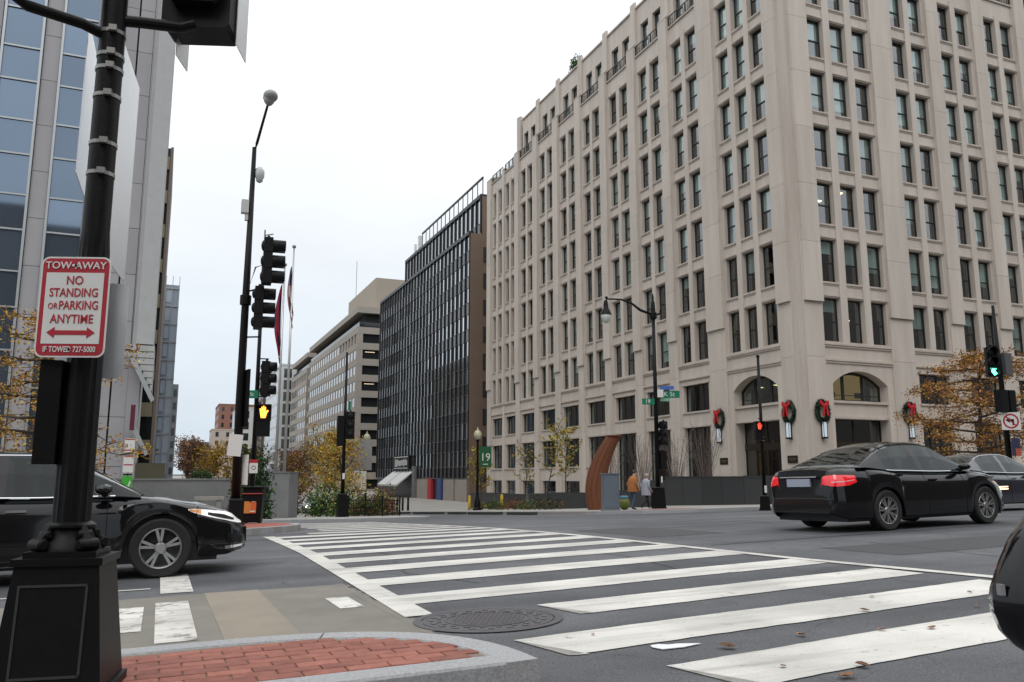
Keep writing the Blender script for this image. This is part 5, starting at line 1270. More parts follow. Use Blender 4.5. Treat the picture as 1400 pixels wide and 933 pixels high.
# ---- globe lamps
def globe_lamp(label, x, y, hgt, banner=False):
    o = thing('globe_lamp', label, 'street lamp', (x, y, H(x, y) + .14), 0, 'globe street lamps')
    MB().lathe([(.34, 0), (.34, .12), (.26, .2), (.24, .55), (.16, .8), (.12, 1.0), (.10, 1.1)], 14).lathe([(.10, 1.1), (.075, hgt - 1.0), (.11, hgt - .95), (.16, hgt - .86)], 12).build('post', BLACK, o, auto=40)
    MB().lathe([(.14, hgt - .86), (.27, hgt - .68), (.30, hgt - .48), (.2, hgt - .25), (.1, hgt - .18), (.0, hgt - .17)], 16).build('globe', mat('cream globe', (.50, .49, .33), .35), o, smooth=True)
    MB().lathe([(.1, hgt - .2), (.07, hgt - .1), (.03, hgt - .02), (0, hgt + .12)], 10).build('finial', mat('cream globe'), o, smooth=True)
    if banner:
        MB().tube([(0, 0, 4.55), (.95, -.4, 4.55)], .02, 6).build('banner_arm', BLACK, o)
        b = MB().box(-.02, .86, -.01, .01, 3.05, 4.5).build('banner', mat('green banner', (.012, .095, .035), .75), o, loc=(.12, -.05, 0), rot=R(-22.8))
        lettering('19', .78, WHITE, b, (.43, -.012, 3.72), sx=.95); MB().box(.25, .62, -.013, -.0105, 3.22, 3.27).build('banner_line', WHITE, b)
    return o
globe_lamp('globe street lamp carrying the green 19 banner', 20.95, 56.3, 5.85, True)
globe_lamp('globe street lamp behind the yellow trees', 15.2, 66.5, 6.4)
# ---- traffic sign panel turned away, behind the fence
q = thing('road_sign', 'large grey back of a road sign on a steel post behind the fence', 'road sign', (10.05, 45.4, H(10, 45.4)), R(-20))
MB().tube([(0, 0, 0), (0, 0, 4.3)], .045, 8).build('post', STEEL, q); MB().box(-.62, .62, -.04, -.03, 2.55, 4.2).build('panel', mat('grey sign back', (.24, .24, .235), .6), q); MB().box(-.36, .36, -.06, -.05, 1.5, 2.5).build('small_panel', WHITE, q)
# ---- teardrop lamp with street name signs
q = thing('teardrop_lamp', 'black teardrop street lamp with green street name signs by the corner', 'street lamp', (22.45, 35.05, H(22.45, 35.05) + .14))
pole_base(q, .27, .22, 1.0); zt0 = 10.25
MB().tube([(0, 0, 1.0), (0, 0, zt0)], [.12, .08], 14).build('shaft', BLACK, q, smooth=True)
MB().lathe([(.1, zt0 - .9), (.19, zt0 - .8), (.19, zt0 - .55), (.12, zt0 - .5), (.1, zt0), (.05, zt0 + .1), (.06, zt0 + .25), (0, zt0 + .5)], 12).tube([(0, 0, zt0 - .65), (.3, -.1, zt0 - .6), (.36, -.12, zt0 - .4)], .05, 8).build('finial', BLACK, q, auto=40)
MB().tube([(0, 0, zt0 - .65), (-.6, .25, zt0 - .4), (-1.0, .41, zt0 - .05), (-1.5, .62, zt0 + .15), (-2.15, .9, zt0 + .18), (-2.2, .92, zt0 + .05)], [.06, .07, .055, .045, .04, .04], 10).build('arm', BLACK, q, smooth=True)
MB().ball((-2.17, .9, zt0 + .24), .08).lathe([(.08, zt0 + .1), (.12, zt0 - .1), (.13, zt0 - .3), (.17, zt0 - .36), (.26, zt0 - .55), (.29, zt0 - .64)], 14, (-2.2, .92, 0)).build('lamp_hood', BLACK, q, auto=40)
MB().lathe([(.26, zt0 - .64), (.25, zt0 - .78), (.17, zt0 - .98), (.08, zt0 - 1.06), (0, zt0 - 1.08)], 14, (-2.2, .92, 0)).build('lamp_globe', mat('pale lamp glass', (.62, .66, .62), .25), q, smooth=True)
def blade(parent, txt, sub, w, h_, loc, rz, m_):
    b = MB().box(-w / 2, w / 2, -.004, .004, -h_ / 2, h_ / 2).build('street_sign', m_, parent, loc=loc, rot=rz)
    if txt: lettering(txt, h_ * .9, WHITE, b, (-w * .05, -.008, 0), sx=1.0)
    return b
blade(q, '19', '', .62, .30, (-.45, -.05, 5.2), R(-20), GREEN); blade(q, 'K St', '', .95, .36, (.80, -.1, 5.60), R(-22), GREEN); blade(q, '', '', .7, .18, (.62, -.1, 5.92), R(-22), mat('sign blue', (.06, .14, .45), .45))
blade(q, '', '', .5, .16, (.5, -.1, 5.32), R(-22), mat('pale green sign', (.2, .42, .28), .5)); MB().box(-.16, .16, -.005, .005, -.19, .19).build('route_plate', WHITE, q, loc=(.2, -.12, 5.62), rot=R(-22))
signal_head('signal_head', q, (.33, .0, 4.25), R(200), .40); MB().box(.12, .45, -.14, .14, 1.9, 2.8).build('signal_box', BLACKM, q); MB().box(.08, .14, -.2, -.16, 1.25, 1.55).build('sticker', WHITE, q)
# ---- pedestrian signal post in front of the entrance
q = thing('signal_post', 'thin black signal post with a lit red hand before the arched entrance', 'signal pole', (23.9, 29.0, H(23.9, 29)))
pole_base(q, .16, .13, .6); MB().tube([(0, 0, .6), (0, 0, 6.6)], [.085, .06], 10).ball((0, 0, 6.65), .08).build('shaft', BLACK, q, smooth=True)
MB().tube([(0, 0, 3.9), (-.2, -.08, 3.9)], .025, 6).build('signal_bracket', BLACK, q); ped_head(q, (-.24, -.16, 3.58), R(-18), R_ON, .8)
for z in (2.95, 3.1): MB().box(-.07, .07, -.09, -.07, z, z + .04).build('clamp', STEEL, q)
MB().box(-.06, .06, -.1, -.08, .75, 1.05).build('sticker', WHITE, q)
# ---- signal pole at the right edge
q = thing('signal_pole', 'black signal pole with a lit green arrow and a no left turn sign', 'signal pole', (26.75, 19.75, H(26.75, 19.75) + .15))
K_ = 1.045
pole_base(q, .19, .15, .62); MB().tube([(0, 0, .6), (-.04, 0, 4.2), (-.10, 0, 6.75)], [.10, .085, .05], 12).build('shaft', BLACK, q, smooth=True)
MB().tube([(-.08, 0, 5.3), (-.45, -.05, 5.3)], .022, 6).tube([(-.06, 0, 4.25), (-.45, -.05, 4.25)], .022, 6).build('signal_bracket', BLACK, q)
h = signal_head('signal_head', q, (-.46, -.05, 5.25), R(-32), .35, visor=.24)
MB().poly([(-.055, -.12), (.055, -.12), (.055, .02), (.14, .02), (0, .16), (-.14, .02), (-.055, .02)], -.055, -.045).build('green_arrow', G_ON, h, loc=(0, 0, -.875), rot=(0, R(-35), 0))
MB().box(.05, .38, -.16, .16, 4.3, 5.05).build('signal_box', mat('grey housing', (.10, .105, .11), .5), q); MB().box(-.34, -.02, -.2, .1, 3.0, 3.75).box(.05, .35, -.2, .2, 2.95, 3.75).build('signal_box', BLACKM, q)
nl = MB().box(-.3, .3, -.004, .004, -.3, .3).build('no_left_turn_sign', WHITE, q, loc=(-.02, -.2, 2.68), rot=R(-32))
MB().lathe([(.2, -.008), (.255, -.008), (.255, -.004), (.2, -.004)], 32, (0, 0, 0), 'y', cap=False).build('red_ring', RED, nl)
MB().poly([(-.17, .03), (-.03, .13), (-.03, .07), (.10, .07), (.10, -.14), (.04, -.14), (.04, .0), (-.03, .0), (-.03, -.06)], -.007, -.004).build('turn_arrow', BLACKM, nl)
MB().poly([(-.16, .13), (-.13, .16), (.16, -.13), (.13, -.16)], -.010, -.0072).build('red_slash', RED, nl)
MB().box(-.10, .30, -.22, -.2, 1.5, 2.1).build('notice', mat('dark blue notice', (.03, .035, .09), .6), q); MB().box(.05, .3, -.225, -.21, 1.5, 1.75).build('notice', mat('orange notice', (.5, .10, .05), .6), q)
# ---- control cabinet, sculpture, planters, bollards, fence
q = thing('control_cabinet', 'plain grey blue street control cabinet beside the wicker sculpture', 'cabinet', (18.85, 33.4, H(18.85, 33.4) + .14), R(-20))
CAB = mat('grey blue steel', (.12, .145, .175), .5)
MB().box(-.37, .37, -.3, .3, .08, 1.62).build('body', CAB, q); MB().box(-.40, .40, -.33, .33, 1.62, 1.68).build('lid', CAB, q); MB().box(-.40, .40, -.33, .33, -.1, .08).build('footing', GREY, q); MB().box(-.34, .34, -.315, -.3, .14, 1.56).build('door', CAB, q); MB().box(.24, .28, -.34, -.315, .75, .95).build('handle', STEEL, q)
WICK = mat('woven rust', (.17, .055, .022), .8, noise=.6, nscale=6, col2=(.12, .04, .018), bump=.6, bscale=14)
sc_ = thing('horn_sculpture', 'tall curved rust brown woven horn sculpture on the corner pavement', 'sculpture', (20.75, 37.9, H(20.75, 37.9) + .14), R(-22.8))
mb = MB(); rows = []; ctr = []
for i in range(25):
    t = i / 24; z = 3.75 * t; x = -.2 + (1.02 * ((t - .22) / .78) ** 1.9 if t > .22 else .35 * (.22 - t)); r = .44 + .10 * math.sin(math.pi * min(1, .12 + t * .95)) - .05 * t
    rows.append([(x + r * math.cos(2 * math.pi * j / 24), r * .8 * math.sin(2 * math.pi * j / 24), z) for j in range(25)]); ctr.append((x, z, r))
mb.grid(rows); mb.build('body', WICK, sc_, smooth=True)
mb = MB()
for (x, z, r) in [(ctr[i][0] + (ctr[min(24, i + 1)][0] - ctr[i][0]) * f, ctr[i][1] + (ctr[min(24, i + 1)][1] - ctr[i][1]) * f, ctr[i][2]) for i in range(24) for f in (0, .33, .66)]:
    mb.tube([(x + (r + .012 * (-1) ** j) * math.cos(2 * math.pi * j / 24), (r * .8 + .012 * (-1) ** j) * math.sin(2 * math.pi * j / 24), z) for j in range(25)], .013, 5, False)
stuff(mb.build('woven_bands', mat('woven rust light', (.19, .064, .025), .75, noise=.5, nscale=9, col2=(.15, .05, .02)), sc_))
mb = MB().lathe([(ctr[-1][2] - .05, 0), (ctr[-1][2] + .03, .0), (ctr[-1][2] + .03, .06), (ctr[-1][2] - .05, .06)], 24); mb.build('rim', WICK, sc_, loc=(ctr[-1][0], 0, 3.72))
q = thing('ball_ornament', 'small green and blue patterned ball behind the man in orange', 'ornament', (20.1, 34.3, H(20.1, 34.3) + .14)); MB().ball((0, 0, .3), .27, .27, .3).build('ball', mat('green ball', (.13, .16, .03), .6), q, smooth=True); MB().lathe([(.16, .5), (.2, .54), (.2, .62), (.15, .66)], 16).build('blue_cap', mat('blue cap', (.08, .22, .30), .6), q, smooth=True)
# dark granite retaining wall along the entrance terrace: slabs and capping
rw = thing('granite_terrace_wall', 'low dark granite terrace wall in front of the stone building corner', 'wall', (30.4, 36.6, 0))
for i in range(6):
    y = 36.6 + i * 2.0; g = H(30.4, y); top = ZC - .02 - (.0 if i < 5 else .25)
    MB().box(0, .3, y - 36.6 + .012, y - 36.6 + 1.988, g - .5, top).build('stone_slab', DARKGRANITE, rw); MB().box(-.03, .33, y - 36.6 + .004, y - 36.6 + 1.996, top, top + .07).build('capping', DARKGRANITE, rw)
for i in range(6):
    x = i * 2.; MB().box(x + .312, x + 2.3, -.3, 0, H(30.4 + x, 36.6) - .5, ZC - .02).build('stone_slab', DARKGRANITE, rw)
pl_l = ['leftmost dark granite planter before the stone building', 'dark granite planter with the tallest young tree', 'third dark granite planter from the street lamp', 'dark granite planter nearest the wicker sculpture']
for i, (x, y, w, l) in enumerate(((26.5, 66.5, 2.2, 7.5), (24.6, 52.0, 1.8, 3.0), (24.6, 48.4, 1.8, 3.0), (26.8, 44.6, 2.0, 4.0))):
    g = H(x, y) + .14; q = thing('granite_planter', pl_l[i], 'planter', (x, y, g), 0, 'granite planters')
    for a, b, c, d in ((-w / 2, w / 2, -l / 2, -l / 2 + .15), (-w / 2, w / 2, l / 2 - .15, l / 2), (-w / 2, -w / 2 + .15, -l / 2 + .15, l / 2 - .15), (w / 2 - .15, w / 2, -l / 2 + .15, l / 2 - .15)): MB().box(a, b, c, d, -.3, 1.0 + (.25 if i == 0 else 0)).build('side_slab', DARKGRANITE, q)
    MB().box(-w / 2 + .1, w / 2 - .1, -l / 2 + .1, l / 2 - .1, .2, .9).build('soil', mat('soil', (.05, .035, .025), .95), q)
YEL = mat('yellow paint', (.62, .42, .02), .6)
for i, (x, y, m_, h_, r) in enumerate(((22.6, 62.5, YEL, 1.0, .11), (23.6, 58.2, YEL, 1.0, .11))):
    q = thing('bollard', ('yellow bollard just left of the banner lamp', 'yellow bollard just right of the banner lamp')[i], 'bollard', (x, y, H(x, y) + .14)); MB().tube([(0, 0, -.1), (0, 0, h_)], r, 10).ball((0, 0, h_), r).build('post', m_, q, smooth=True); MB().lathe([(r + .06, 0), (r + .06, .03), (r, .03)], 12).build('foot', BLACK, q)
for i in range(4):
    x, y = 19.3, 73.6 - i * 1.7; q = thing('bollard', 'slim black bollard, %s of four left of the red banner' % ('leftmost', 'second from the left', 'third from the left', 'rightmost')[i], 'bollard', (x, y, H(x, y) + .14), 0, 'black bollards'); MB().tube([(0, 0, -.1), (0, 0, 1.0)], .09, 10).ball((0, 0, 1.0), .1).build('post', BLACK, q, smooth=True); MB().lathe([(.14, 0), (.14, .04), (.1, .05)], 12).build('foot', BLACK, q)
fc = thing('iron_fence', 'low black iron fence around the shrubs at the far corner', 'fence', (7.7, 37.9, H(8.5, 37.5) + .14))
P0, P1 = Vector((.2, .05, 0)), Vector((2.35, -.85, 0)); n_ = 30
for k, z in enumerate((.12, .70)): MB().tube([P0 + Vector((0, 0, z)), P1 + Vector((0, 0, z))], .016, 6).build('rail', BLACK, fc)
for i in range(n_ + 1):
    p_ = P0 + (P1 - P0) * i / n_
    if i % 10 == 0: MB().box(p_.x - .03, p_.x + .03, p_.y - .03, p_.y + .03, -.2, .85).ball((p_.x, p_.y, .88), .045).build('post', BLACK, fc)
    else: MB().box(p_.x - .009, p_.x + .009, p_.y - .009, p_.y + .009, .02, .76).build('picket', BLACK, fc)
MB().tube([P1 + Vector((0, 0, .7)), P1 + Vector((-.2, 5, .6))], .016, 6).tube([P1 + Vector((0, 0, .12)), P1 + Vector((-.2, 5, .05))], .016, 6).build('rail', BLACK, fc)
# low grey walls on the far left corner
for i, (x0, x1, y, t) in enumerate(((-9., 2.95, 40.2, 1.14),)):
    q = thing('concrete_wall', 'low grey concrete planter wall below the glass tower', 'wall', (x0, y, H(0, y))); MB().box(0, x1 - x0, 0, .5, -.3, t - H(0, y) - .08).build('wall', GREY, q); MB().box(-.04, x1 - x0 + .04, -.04, .54, t - H(0, y) - .08, t - H(0, y)).build('capping', GREY, q)
q = thing('planter_bench', 'pale stone bench in front of the low concrete wall', 'bench', (2.0, 38.6, H(2, 38.6) + .14)); MB().box(-.6, .6, -.2, .2, .8, .95).build('seat', SIDEWALK, q); [MB().box(x - .1, x + .1, -.15, .15, -.2, .8).build('leg', SIDEWALK, q) for x in (-.4, .4)]
# parking and bike signs on a post by the left building
q = thing('sign_post', 'steel post with red and white parking signs and a green bike sign', 'sign', (-1.3, 39.3, H(-1.3, 39.3) + .14), R(-5))
MB().tube([(0, .05, -.2), (0, .05, 3.6)], .03, 8).build('post', STEEL, q)
for z0, z1, m_ in ((2.75, 3.45, WHITE), (2.0, 2.7, WHITE), (1.25, 1.85, mat('bright green sign', (.06, .42, .04), .5))): MB().box(-.2, .2, -.004, .004, z0, z1).build('plate', m_, q)
for z in (2.8, 2.92, 2.3, 2.66, 3.38): MB().box(-.18, .18, -.008, -.005, z, z + .05).build('print', RED, q)
MB().box(-.18, .18, -.008, -.005, 1.88, 1.94).build('print', BLACKM, q); MB().poly([(.0, 1.32), (.05, 1.3), (.15, 1.6), (.1, 1.66)], -.008, -.005).build('print', WHITE, q)
# ---- wreaths with bows, wall lanterns and plaques on the stone building
FIR = mat('fir green', (.018, .045, .022), .8, island=.5); BOW = mat('red velvet bow', (.50, .012, .02), .7)
wpos = [('A', 46.35, 'leftmost'), ('A', 39.55, 'second'), ('B', 36.15, 'third'), ('B', 43.2, 'rightmost')]
OPAL = mat('opal lantern glass', (.55, .62, .66), .4, emit=(.75, .88, 1., .25))
for i, (F, u, wd) in enumerate(wpos):
    p = fpos(F, u, .16, 0); bxx, byy = BX + p[0], BY + p[1]; rz = FROT[F]; z0 = ZC + 3.85 + (.1 if i == 3 else 0)
    wr_ = thing('wreath', wd + (' of four' if i in (0, 3) else ' from the left of four') + ' green wreaths with red bows on the stone building', 'wreath', (bxx, byy, z0), rz, 'christmas wreaths')
    mb = MB(); q_ = random.Random(i)
    for k in range(900):
        a = q_.uniform(0, 2 * math.pi); b = q_.uniform(0, 2 * math.pi); rr_ = .20
        c = Vector((.40 * math.cos(a) * .92, 0, .40 * math.sin(a) * 1.25)); d = Vector((math.cos(a) * math.cos(b), -abs(math.sin(b)), math.sin(a) * math.cos(b)))
        p0 = c + d * .05; p1 = c + d * (rr_ + q_.uniform(-.06, .05)) + Vector((-math.sin(a), 0, math.cos(a))) * .09; s_ = d.cross(Vector((.3, .5, .8))).normalized() * .03
        mb.add([p0 - s_, p0 + s_, p1], [(0, 1, 2)])
    mb.lathe([(.0, 0)], 3) if False else None
    tb = [(.40 * math.cos(2 * math.pi * k / 24) * .92, -.02, .40 * math.sin(2 * math.pi * k / 24) * 1.25) for k in range(25)]; mb.tube(tb, .10, 8, False)
    wr_.scale = (1.15, 1.15, 1.15); stuff(mb.build('greenery', FIR, wr_))
    bw = MB()
    for s_ in (-1, 1):
        bw.poly([(0, .30), (s_ * .08, .42), (s_ * .24, .58), (s_ * .28, .40), (s_ * .16, .26)], -.26, -.16); bw.poly([(s_ * .02, .32), (s_ * .10, .32), (s_ * .22, -.18), (s_ * .10, -.24)], -.28, -.24)
    bw.ball((0, -.24, .33), .09, .07, .09); bw.build('bow', BOW, wr_)
    ln = thing('wall_lantern', 'tall white wall lantern under the ' + wd + (' wreath' if i in (0, 3) else ' wreath from the left'), 'wall lamp', (bxx, byy, z0 - 1.6), rz, 'wall lanterns')
    MB().box(-.15, .15, -.24, .02, .0, .1).box(-.15, .15, -.24, .02, .98, 1.1).box(-.12, .12, -.06, .02, .1, .98).build('frame', BLACK, ln); MB().box(-.11, .11, -.2, -.05, .1, .98).build('glass', OPAL, ln)
    for x in (-.13, .13): MB().box(x - .012, x + .012, -.22, -.2, .1, .98).build('bar', BLACK, ln)
for F, u, t in (('A', 46.1, 'small bronze plaque by the left entrance pier'), ('A', 39.5, 'bronze plaque on the corner pier by the arched entrance')):
    p = fpos(F, u, .14, ZC + 1.05); o = thing('plaque', t, 'plaque', (BX + p[0], BY + p[1], p[2]), FROT[F]); MB().box(-.42, .42, -.02, .03, -.22, .22).build('plate', BRONZE, o); MB().box(-.3, .3, -.024, -.02, .03, .06).box(-.26, .26, -.024, -.02, -.06, -.03).build('print', mat('brass numerals'), o)
# ================================================================ TREES, SHRUBS, PEOPLE
BARK = mat('bark', (.075, .06, .05), .9, noise=.5, nscale=12, bump=.4, bscale=40)
def leafmat(name, c, isl=.45):
    m = mat(name, c, .75, island=isl, spec=.2); return m
L_YEL = leafmat('yellow leaves', (.46, .30, .05)); L_YG = leafmat('yellow green leaves', (.27, .26, .05)); L_OR = leafmat('orange leaves', (.40, .18, .05)); L_BR = leafmat('russet leaves', (.17, .085, .045))
L_GR = leafmat('green leaves', (.055, .12, .03)); L_DG = leafmat('dark green leaves', (.025, .05, .02)); L_BN = leafmat('brown twigs', (.12, .075, .05)); L_RD = leafmat('red leaves', (.22, .05, .03))
def rvec(q): 
    while True:
        v = Vector((q.uniform(-1, 1), q.uniform(-1, 1), q.uniform(-1, 1)))
        if .05 < v.length < 1: return v.normalized()
def tree(name, label, x, y, h, spread, leaves, nleaf, lsize, seed, trunk=.12, clear=.35, flat=0., group=None, cat='tree', limbs=9, up=.5, jit=.35, z0=None, lift=.14):
    q = random.Random(seed); root = thing(name, label, cat, (x, y, (H(x, y) + lift) if z0 is None else z0), 0, group)
    tb = MB(); tips = []
    path = [Vector((0, 0, -.3))]; d = Vector((0, 0, 1))
    for i in range(6):
        d = (d + rvec(q) * .10).normalized(); d.z = max(d.z, .85); path.append(path[-1] + d * (h * .92 + .3) / 6)
    tb.tube(path, [trunk * (1 - .13 * i) for i in range(7)], 8)
    def at(t):
        k = min(5, int(t * 6)); return path[k].lerp(path[k + 1], t * 6 - k)
    for i in range(limbs):
        t = clear + (1 - clear) * (i + q.random() * .6) / limbs; t = min(.97, t)
        a = i * 2.4 + q.uniform(-.4, .4); p = at(t)
        w = math.sin(math.pi * min(1, .12 + .95 * (t - clear) / (1 - clear))) ** .6
        L_ = spread * (.55 + .45 * w) * q.uniform(.75, 1.1)
        dr = Vector((math.cos(a), math.sin(a), up * q.uniform(.5, 1.3) * (1 - flat))).normalized()
        pts = [p]; dd = dr.copy()
        for j in range(4):
            dd = (dd + rvec(q) * .22 + Vector((0, 0, .08 * (1 - flat)))).normalized(); pts.append(pts[-1] + dd * L_ / 4)
        tb.tube(pts, [trunk * .42 * (1 - .2 * j) for j in range(5)], 5)
        for j in range(1, 5):
            for _ in range(3):
                d2 = (dd * .5 + rvec(q)).normalized()
                if flat: d2.z *= (1 - flat); d2.normalize()
                e = pts[j] + d2 * L_ * q.uniform(.18, .42); m_ = pts[j].lerp(e, .5) + rvec(q) * L_ * .04
                tb.tube([pts[j], m_, e], [trunk * .15, trunk * .1, trunk * .05], 4, False); tips += [(pts[j], e), (m_, e)]
    tips += [(at(.85), path[-1]), (at(.92), path[-1] + Vector((0, 0, h * .06)))]
    tb.build('trunk', BARK, root, smooth=True)
    if nleaf:
        tot = sum(n for _, n in leaves)
        cb = MB()
        for k in range(nleaf):
            a, b = tips[q.randrange(len(tips))]
            c = a.lerp(b, q.random() ** .6) + rvec(q) * jit * q.random() * spread * .5
            if flat: c.z = c.z * .6 + (a.lerp(b, .7)).z * .4
            n = rvec(q); u = n.cross(rvec(q)).normalized(); v = n.cross(u); s = lsize * q.uniform(.6, 1.35)
            r = q.uniform(0, tot); mi = 0
            for i, (_, w) in enumerate(leaves):
                if r < w: mi = i; break
                r -= w
            cb.add([c - u * s, c - v * s * .5, c + u * s, c + v * s * .5], [(0, 1, 2, 3)], mi)
        stuff(cb.build('crown', [m for m, _ in leaves], root))
    return root
tree('street_tree', 'orange brown street tree by the right signal pole', 40.6, 31.6, 8.4, 3.7, [(L_OR, 5), (L_BR, 2), (L_YEL, 1.4)], 15000, .066, 4, .16, .30, .80, up=.35, limbs=26, jit=.36)
tree('street_tree', 'orange yellow tree behind the tow away sign', -4.2, 33.6, 8.0, 3.4, [(L_OR, 3), (L_YEL, 5), (L_BR, .6)], 7500, .066, 9, .14, .22, .82, up=.3, limbs=24, jit=.36)
yg = 'young trees before the stone building'
for i, (x, y, h, t) in enumerate(((24.6, 52.6, 6.4, 'tallest thin young tree with sparse yellow leaves before the stone building'), (24.5, 49.0, 5.6, 'thin young yellow tree just right of the tallest one'), (24.6, 56.2, 4.8, 'thin young tree with few leaves left of the tallest one'), (23.0, 60.6, 4.6, 'young yellow tree behind the banner lamp'))):
    tree('young_tree', t, x, y, h, 1.5, [(L_YG, 4), (L_YEL, 4), (L_GR, 1)], (420, 420, 200, 800)[i], .10, 20 + i, .055, .38, .15, yg, limbs=11, up=1.1, jit=.35)
yt = 'yellow trees along the side street'
for i, (x, y, h, sp, t, lv) in enumerate(((9.0, 43.8, 4.3, 1.5, 'bright yellow tree right of the far signal pole', L_YEL), (8.9, 49.8, 4.9, 1.9, 'wide golden tree left of the far signal pole', L_YEL), (8.6, 57.5, 4.4, 1.8, 'russet and yellow tree above the silver car', L_BR), (12.9, 90, 5.5, 2.4, 'reddish tree behind the flagpoles', L_RD), (5.3, 84, 6.2, 2.6, 'yellow tree seen between the tall mast and the glass tower', L_YEL), (7.0, 70, 5.2, 1.6, 'dark green tree behind the tall mast', L_DG))):
    tree('street_tree', t, x, y, h, sp, [(lv, 5), (L_OR, 1.2), (L_YG, 1.4)], 3200, .07 if y < 60 else .11, 40 + i, .09, .22, 0., yt, limbs=12, up=.7, jit=.7)
fg = 'bare brown trees at the end of the street'
for i, (x, y, h) in enumerate(((7.2, 250, 11), (9.5, 290, 13), (8.8, 330, 14), (13, 360, 13), (17.5, 390, 12), (15.2, 330, 9), (19.5, 350, 10), (11.5, 420, 15), (22, 420, 14))):
    tree('far_tree', 'russet tree far down the street, ' + ('nearest on the left side', 'second on the left side', 'third on the left side', 'left of the street end', 'right of the street end', 'low one on the right side', 'second low one on the right side', 'tall one at the very end', 'farthest on the right')[i], x, y, h, h * .38, [(L_BN, 5), (L_BR, 3), (L_OR, .6)], 1800, .38, 60 + i, .2, .15, 0., fg, limbs=12, up=.8, jit=.8)
def bush(name, label, x, y, rx, ry, rz, leaves, n, ls, seed, z0=None, group=None):
    q = random.Random(seed); o = thing(name, label, 'shrub', (x, y, (H(x, y) + .14) if z0 is None else z0), 0, group); mb = MB()
    tot = sum(w for _, w in leaves)
    for k in range(n):
        a = q.uniform(0, 6.283); e = q.random(); rr_ = q.uniform(.55, 1.05) * (1 + .18 * math.sin(a * 3 + seed) + .14 * math.sin(a * 7)); c = Vector((rx * rr_ * math.cos(a) * math.sqrt(1 - e * e * .9), ry * rr_ * math.sin(a) * math.sqrt(1 - e * e * .9), rz * e * rr_ + .03))
        nn_ = rvec(q); u = nn_.cross(rvec(q)).normalized(); v = nn_.cross(u); s = ls * q.uniform(.6, 1.3); r = q.uniform(0, tot); mi = 0
        for i, (_, w) in enumerate(leaves):
            if r < w: mi = i; break
            r -= w
        mb.add([c - u * s, c - v * s * .5, c + u * s, c + v * s * .5], [(0, 1, 2, 3)], mi)
    stuff(mb.build('foliage', [m for m, _ in leaves], o))
    st = MB()
    for k in range(9):
        a = k * .7; st.tube([(0, 0, -.1), (rx * .3 * math.cos(a), ry * .3 * math.sin(a), rz * .4), (rx * .7 * math.cos(a), ry * .7 * math.sin(a), rz * .8)], [.02, .015, .006], 4)
    st.build('stems', BARK, o)
    return o
bush('green_bush', 'large bright green bush behind the far signal pole', 7.5, 39.6, 1.3, 1.0, 1.35, [(L_GR, 5), (L_YG, 1.5), (L_DG, 2)], 2600, .075, 1)
bush('green_bush', 'lower green bush inside the iron fence', 9.0, 38.6, .9, .6, .95, [(L_GR, 3), (L_BR, 2), (L_YG, 1)], 1500, .07, 2)
bush('reddish_bush', 'reddish ground shrub at the right end of the iron fence', 10.0, 40.0, .7, .9, 1.25, [(L_RD, 1.5), (L_BR, 3), (L_GR, 1), (L_YG, 1)], 1300, .07, 3)
bush('dark_bush', 'dark evergreen shrub behind the litter bin', 3.3, 33.5, .8, .7, 2.4, [(L_DG, 5), (L_GR, 1)], 2600, .08, 4)
bush('planter_shrub', 'small green shrub on the low grey wall', 1.75, 40.4, .55, .3, .4, [(L_DG, 3), (L_GR, 1)], 500, .05, 5, z0=1.12)
for i, (x, y, r, h, lv, t) in enumerate(((24.9, 66.0, .6, .5, L_YG, 'leftmost low grass tuft before the stone building'), (22.3, 52.6, .9, .7, L_BR, 'brown grass tuft under the young trees'), (22.0, 49.6, .8, .6, L_GR, 'green tuft under the young trees'), (21.8, 46.6, 1.1, .7, L_DG, 'dark green low shrub left of the sculpture'), (22.2, 55.6, .8, .7, L_GR, 'green tuft beside the bollard'))):
    bush('planting_tuft', t, x, y, r, r, h, [(lv, 3), (L_BR, 1)], 500, .07, 30 + i, group='low planting on the pavement')
bush('roof_shrub', 'small green shrub on the stone building roof terrace', BX + .8, 68.0, .9, .9, 1.3, [(L_GR, 3), (L_DG, 2)], 700, .12, 77, z0=ZC + 39.9)
# bare crape myrtles in front of the ground floor windows
for i, (x, y, h, t) in enumerate(((30.9, 55.2, 5.0, 'bare many stemmed shrub right of the sculpture'), (31.2, 50.6, 5.2, 'bare many stemmed shrub left of the teardrop lamp'), (31.4, 46.9, 5.2, 'bare many stemmed shrub right of the teardrop lamp'), (31.4, 43.6, 5.0, 'bare many stemmed shrub nearest the arched entrance'))):
    q = random.Random(90 + i); o = thing('bare_shrub', t, 'shrub', (x, y, H(x, y) + .14), 0, 'bare shrubs on the terrace'); mb = MB()
    for k in range(26):
        a = q.uniform(0, 6.28); rr_ = q.uniform(.3, 1.5); hh = h * q.uniform(.7, 1.0); p1 = Vector((rr_ * .35 * math.cos(a), rr_ * .35 * math.sin(a), hh * .45)); p2 = Vector((rr_ * math.cos(a), rr_ * math.sin(a), hh))
        mb.tube([(0, 0, -.1), p1, p2], [.03, .02, .008], 4)
        for _ in range(4):
            c = p1.lerp(p2, q.random()); mb.tube([c, c + (rvec(q) + Vector((0, 0, .8))) * .5], [.01, .004], 3)
    mb.build('stems', mat('pale twigs', (.16, .125, .11), .9), o)
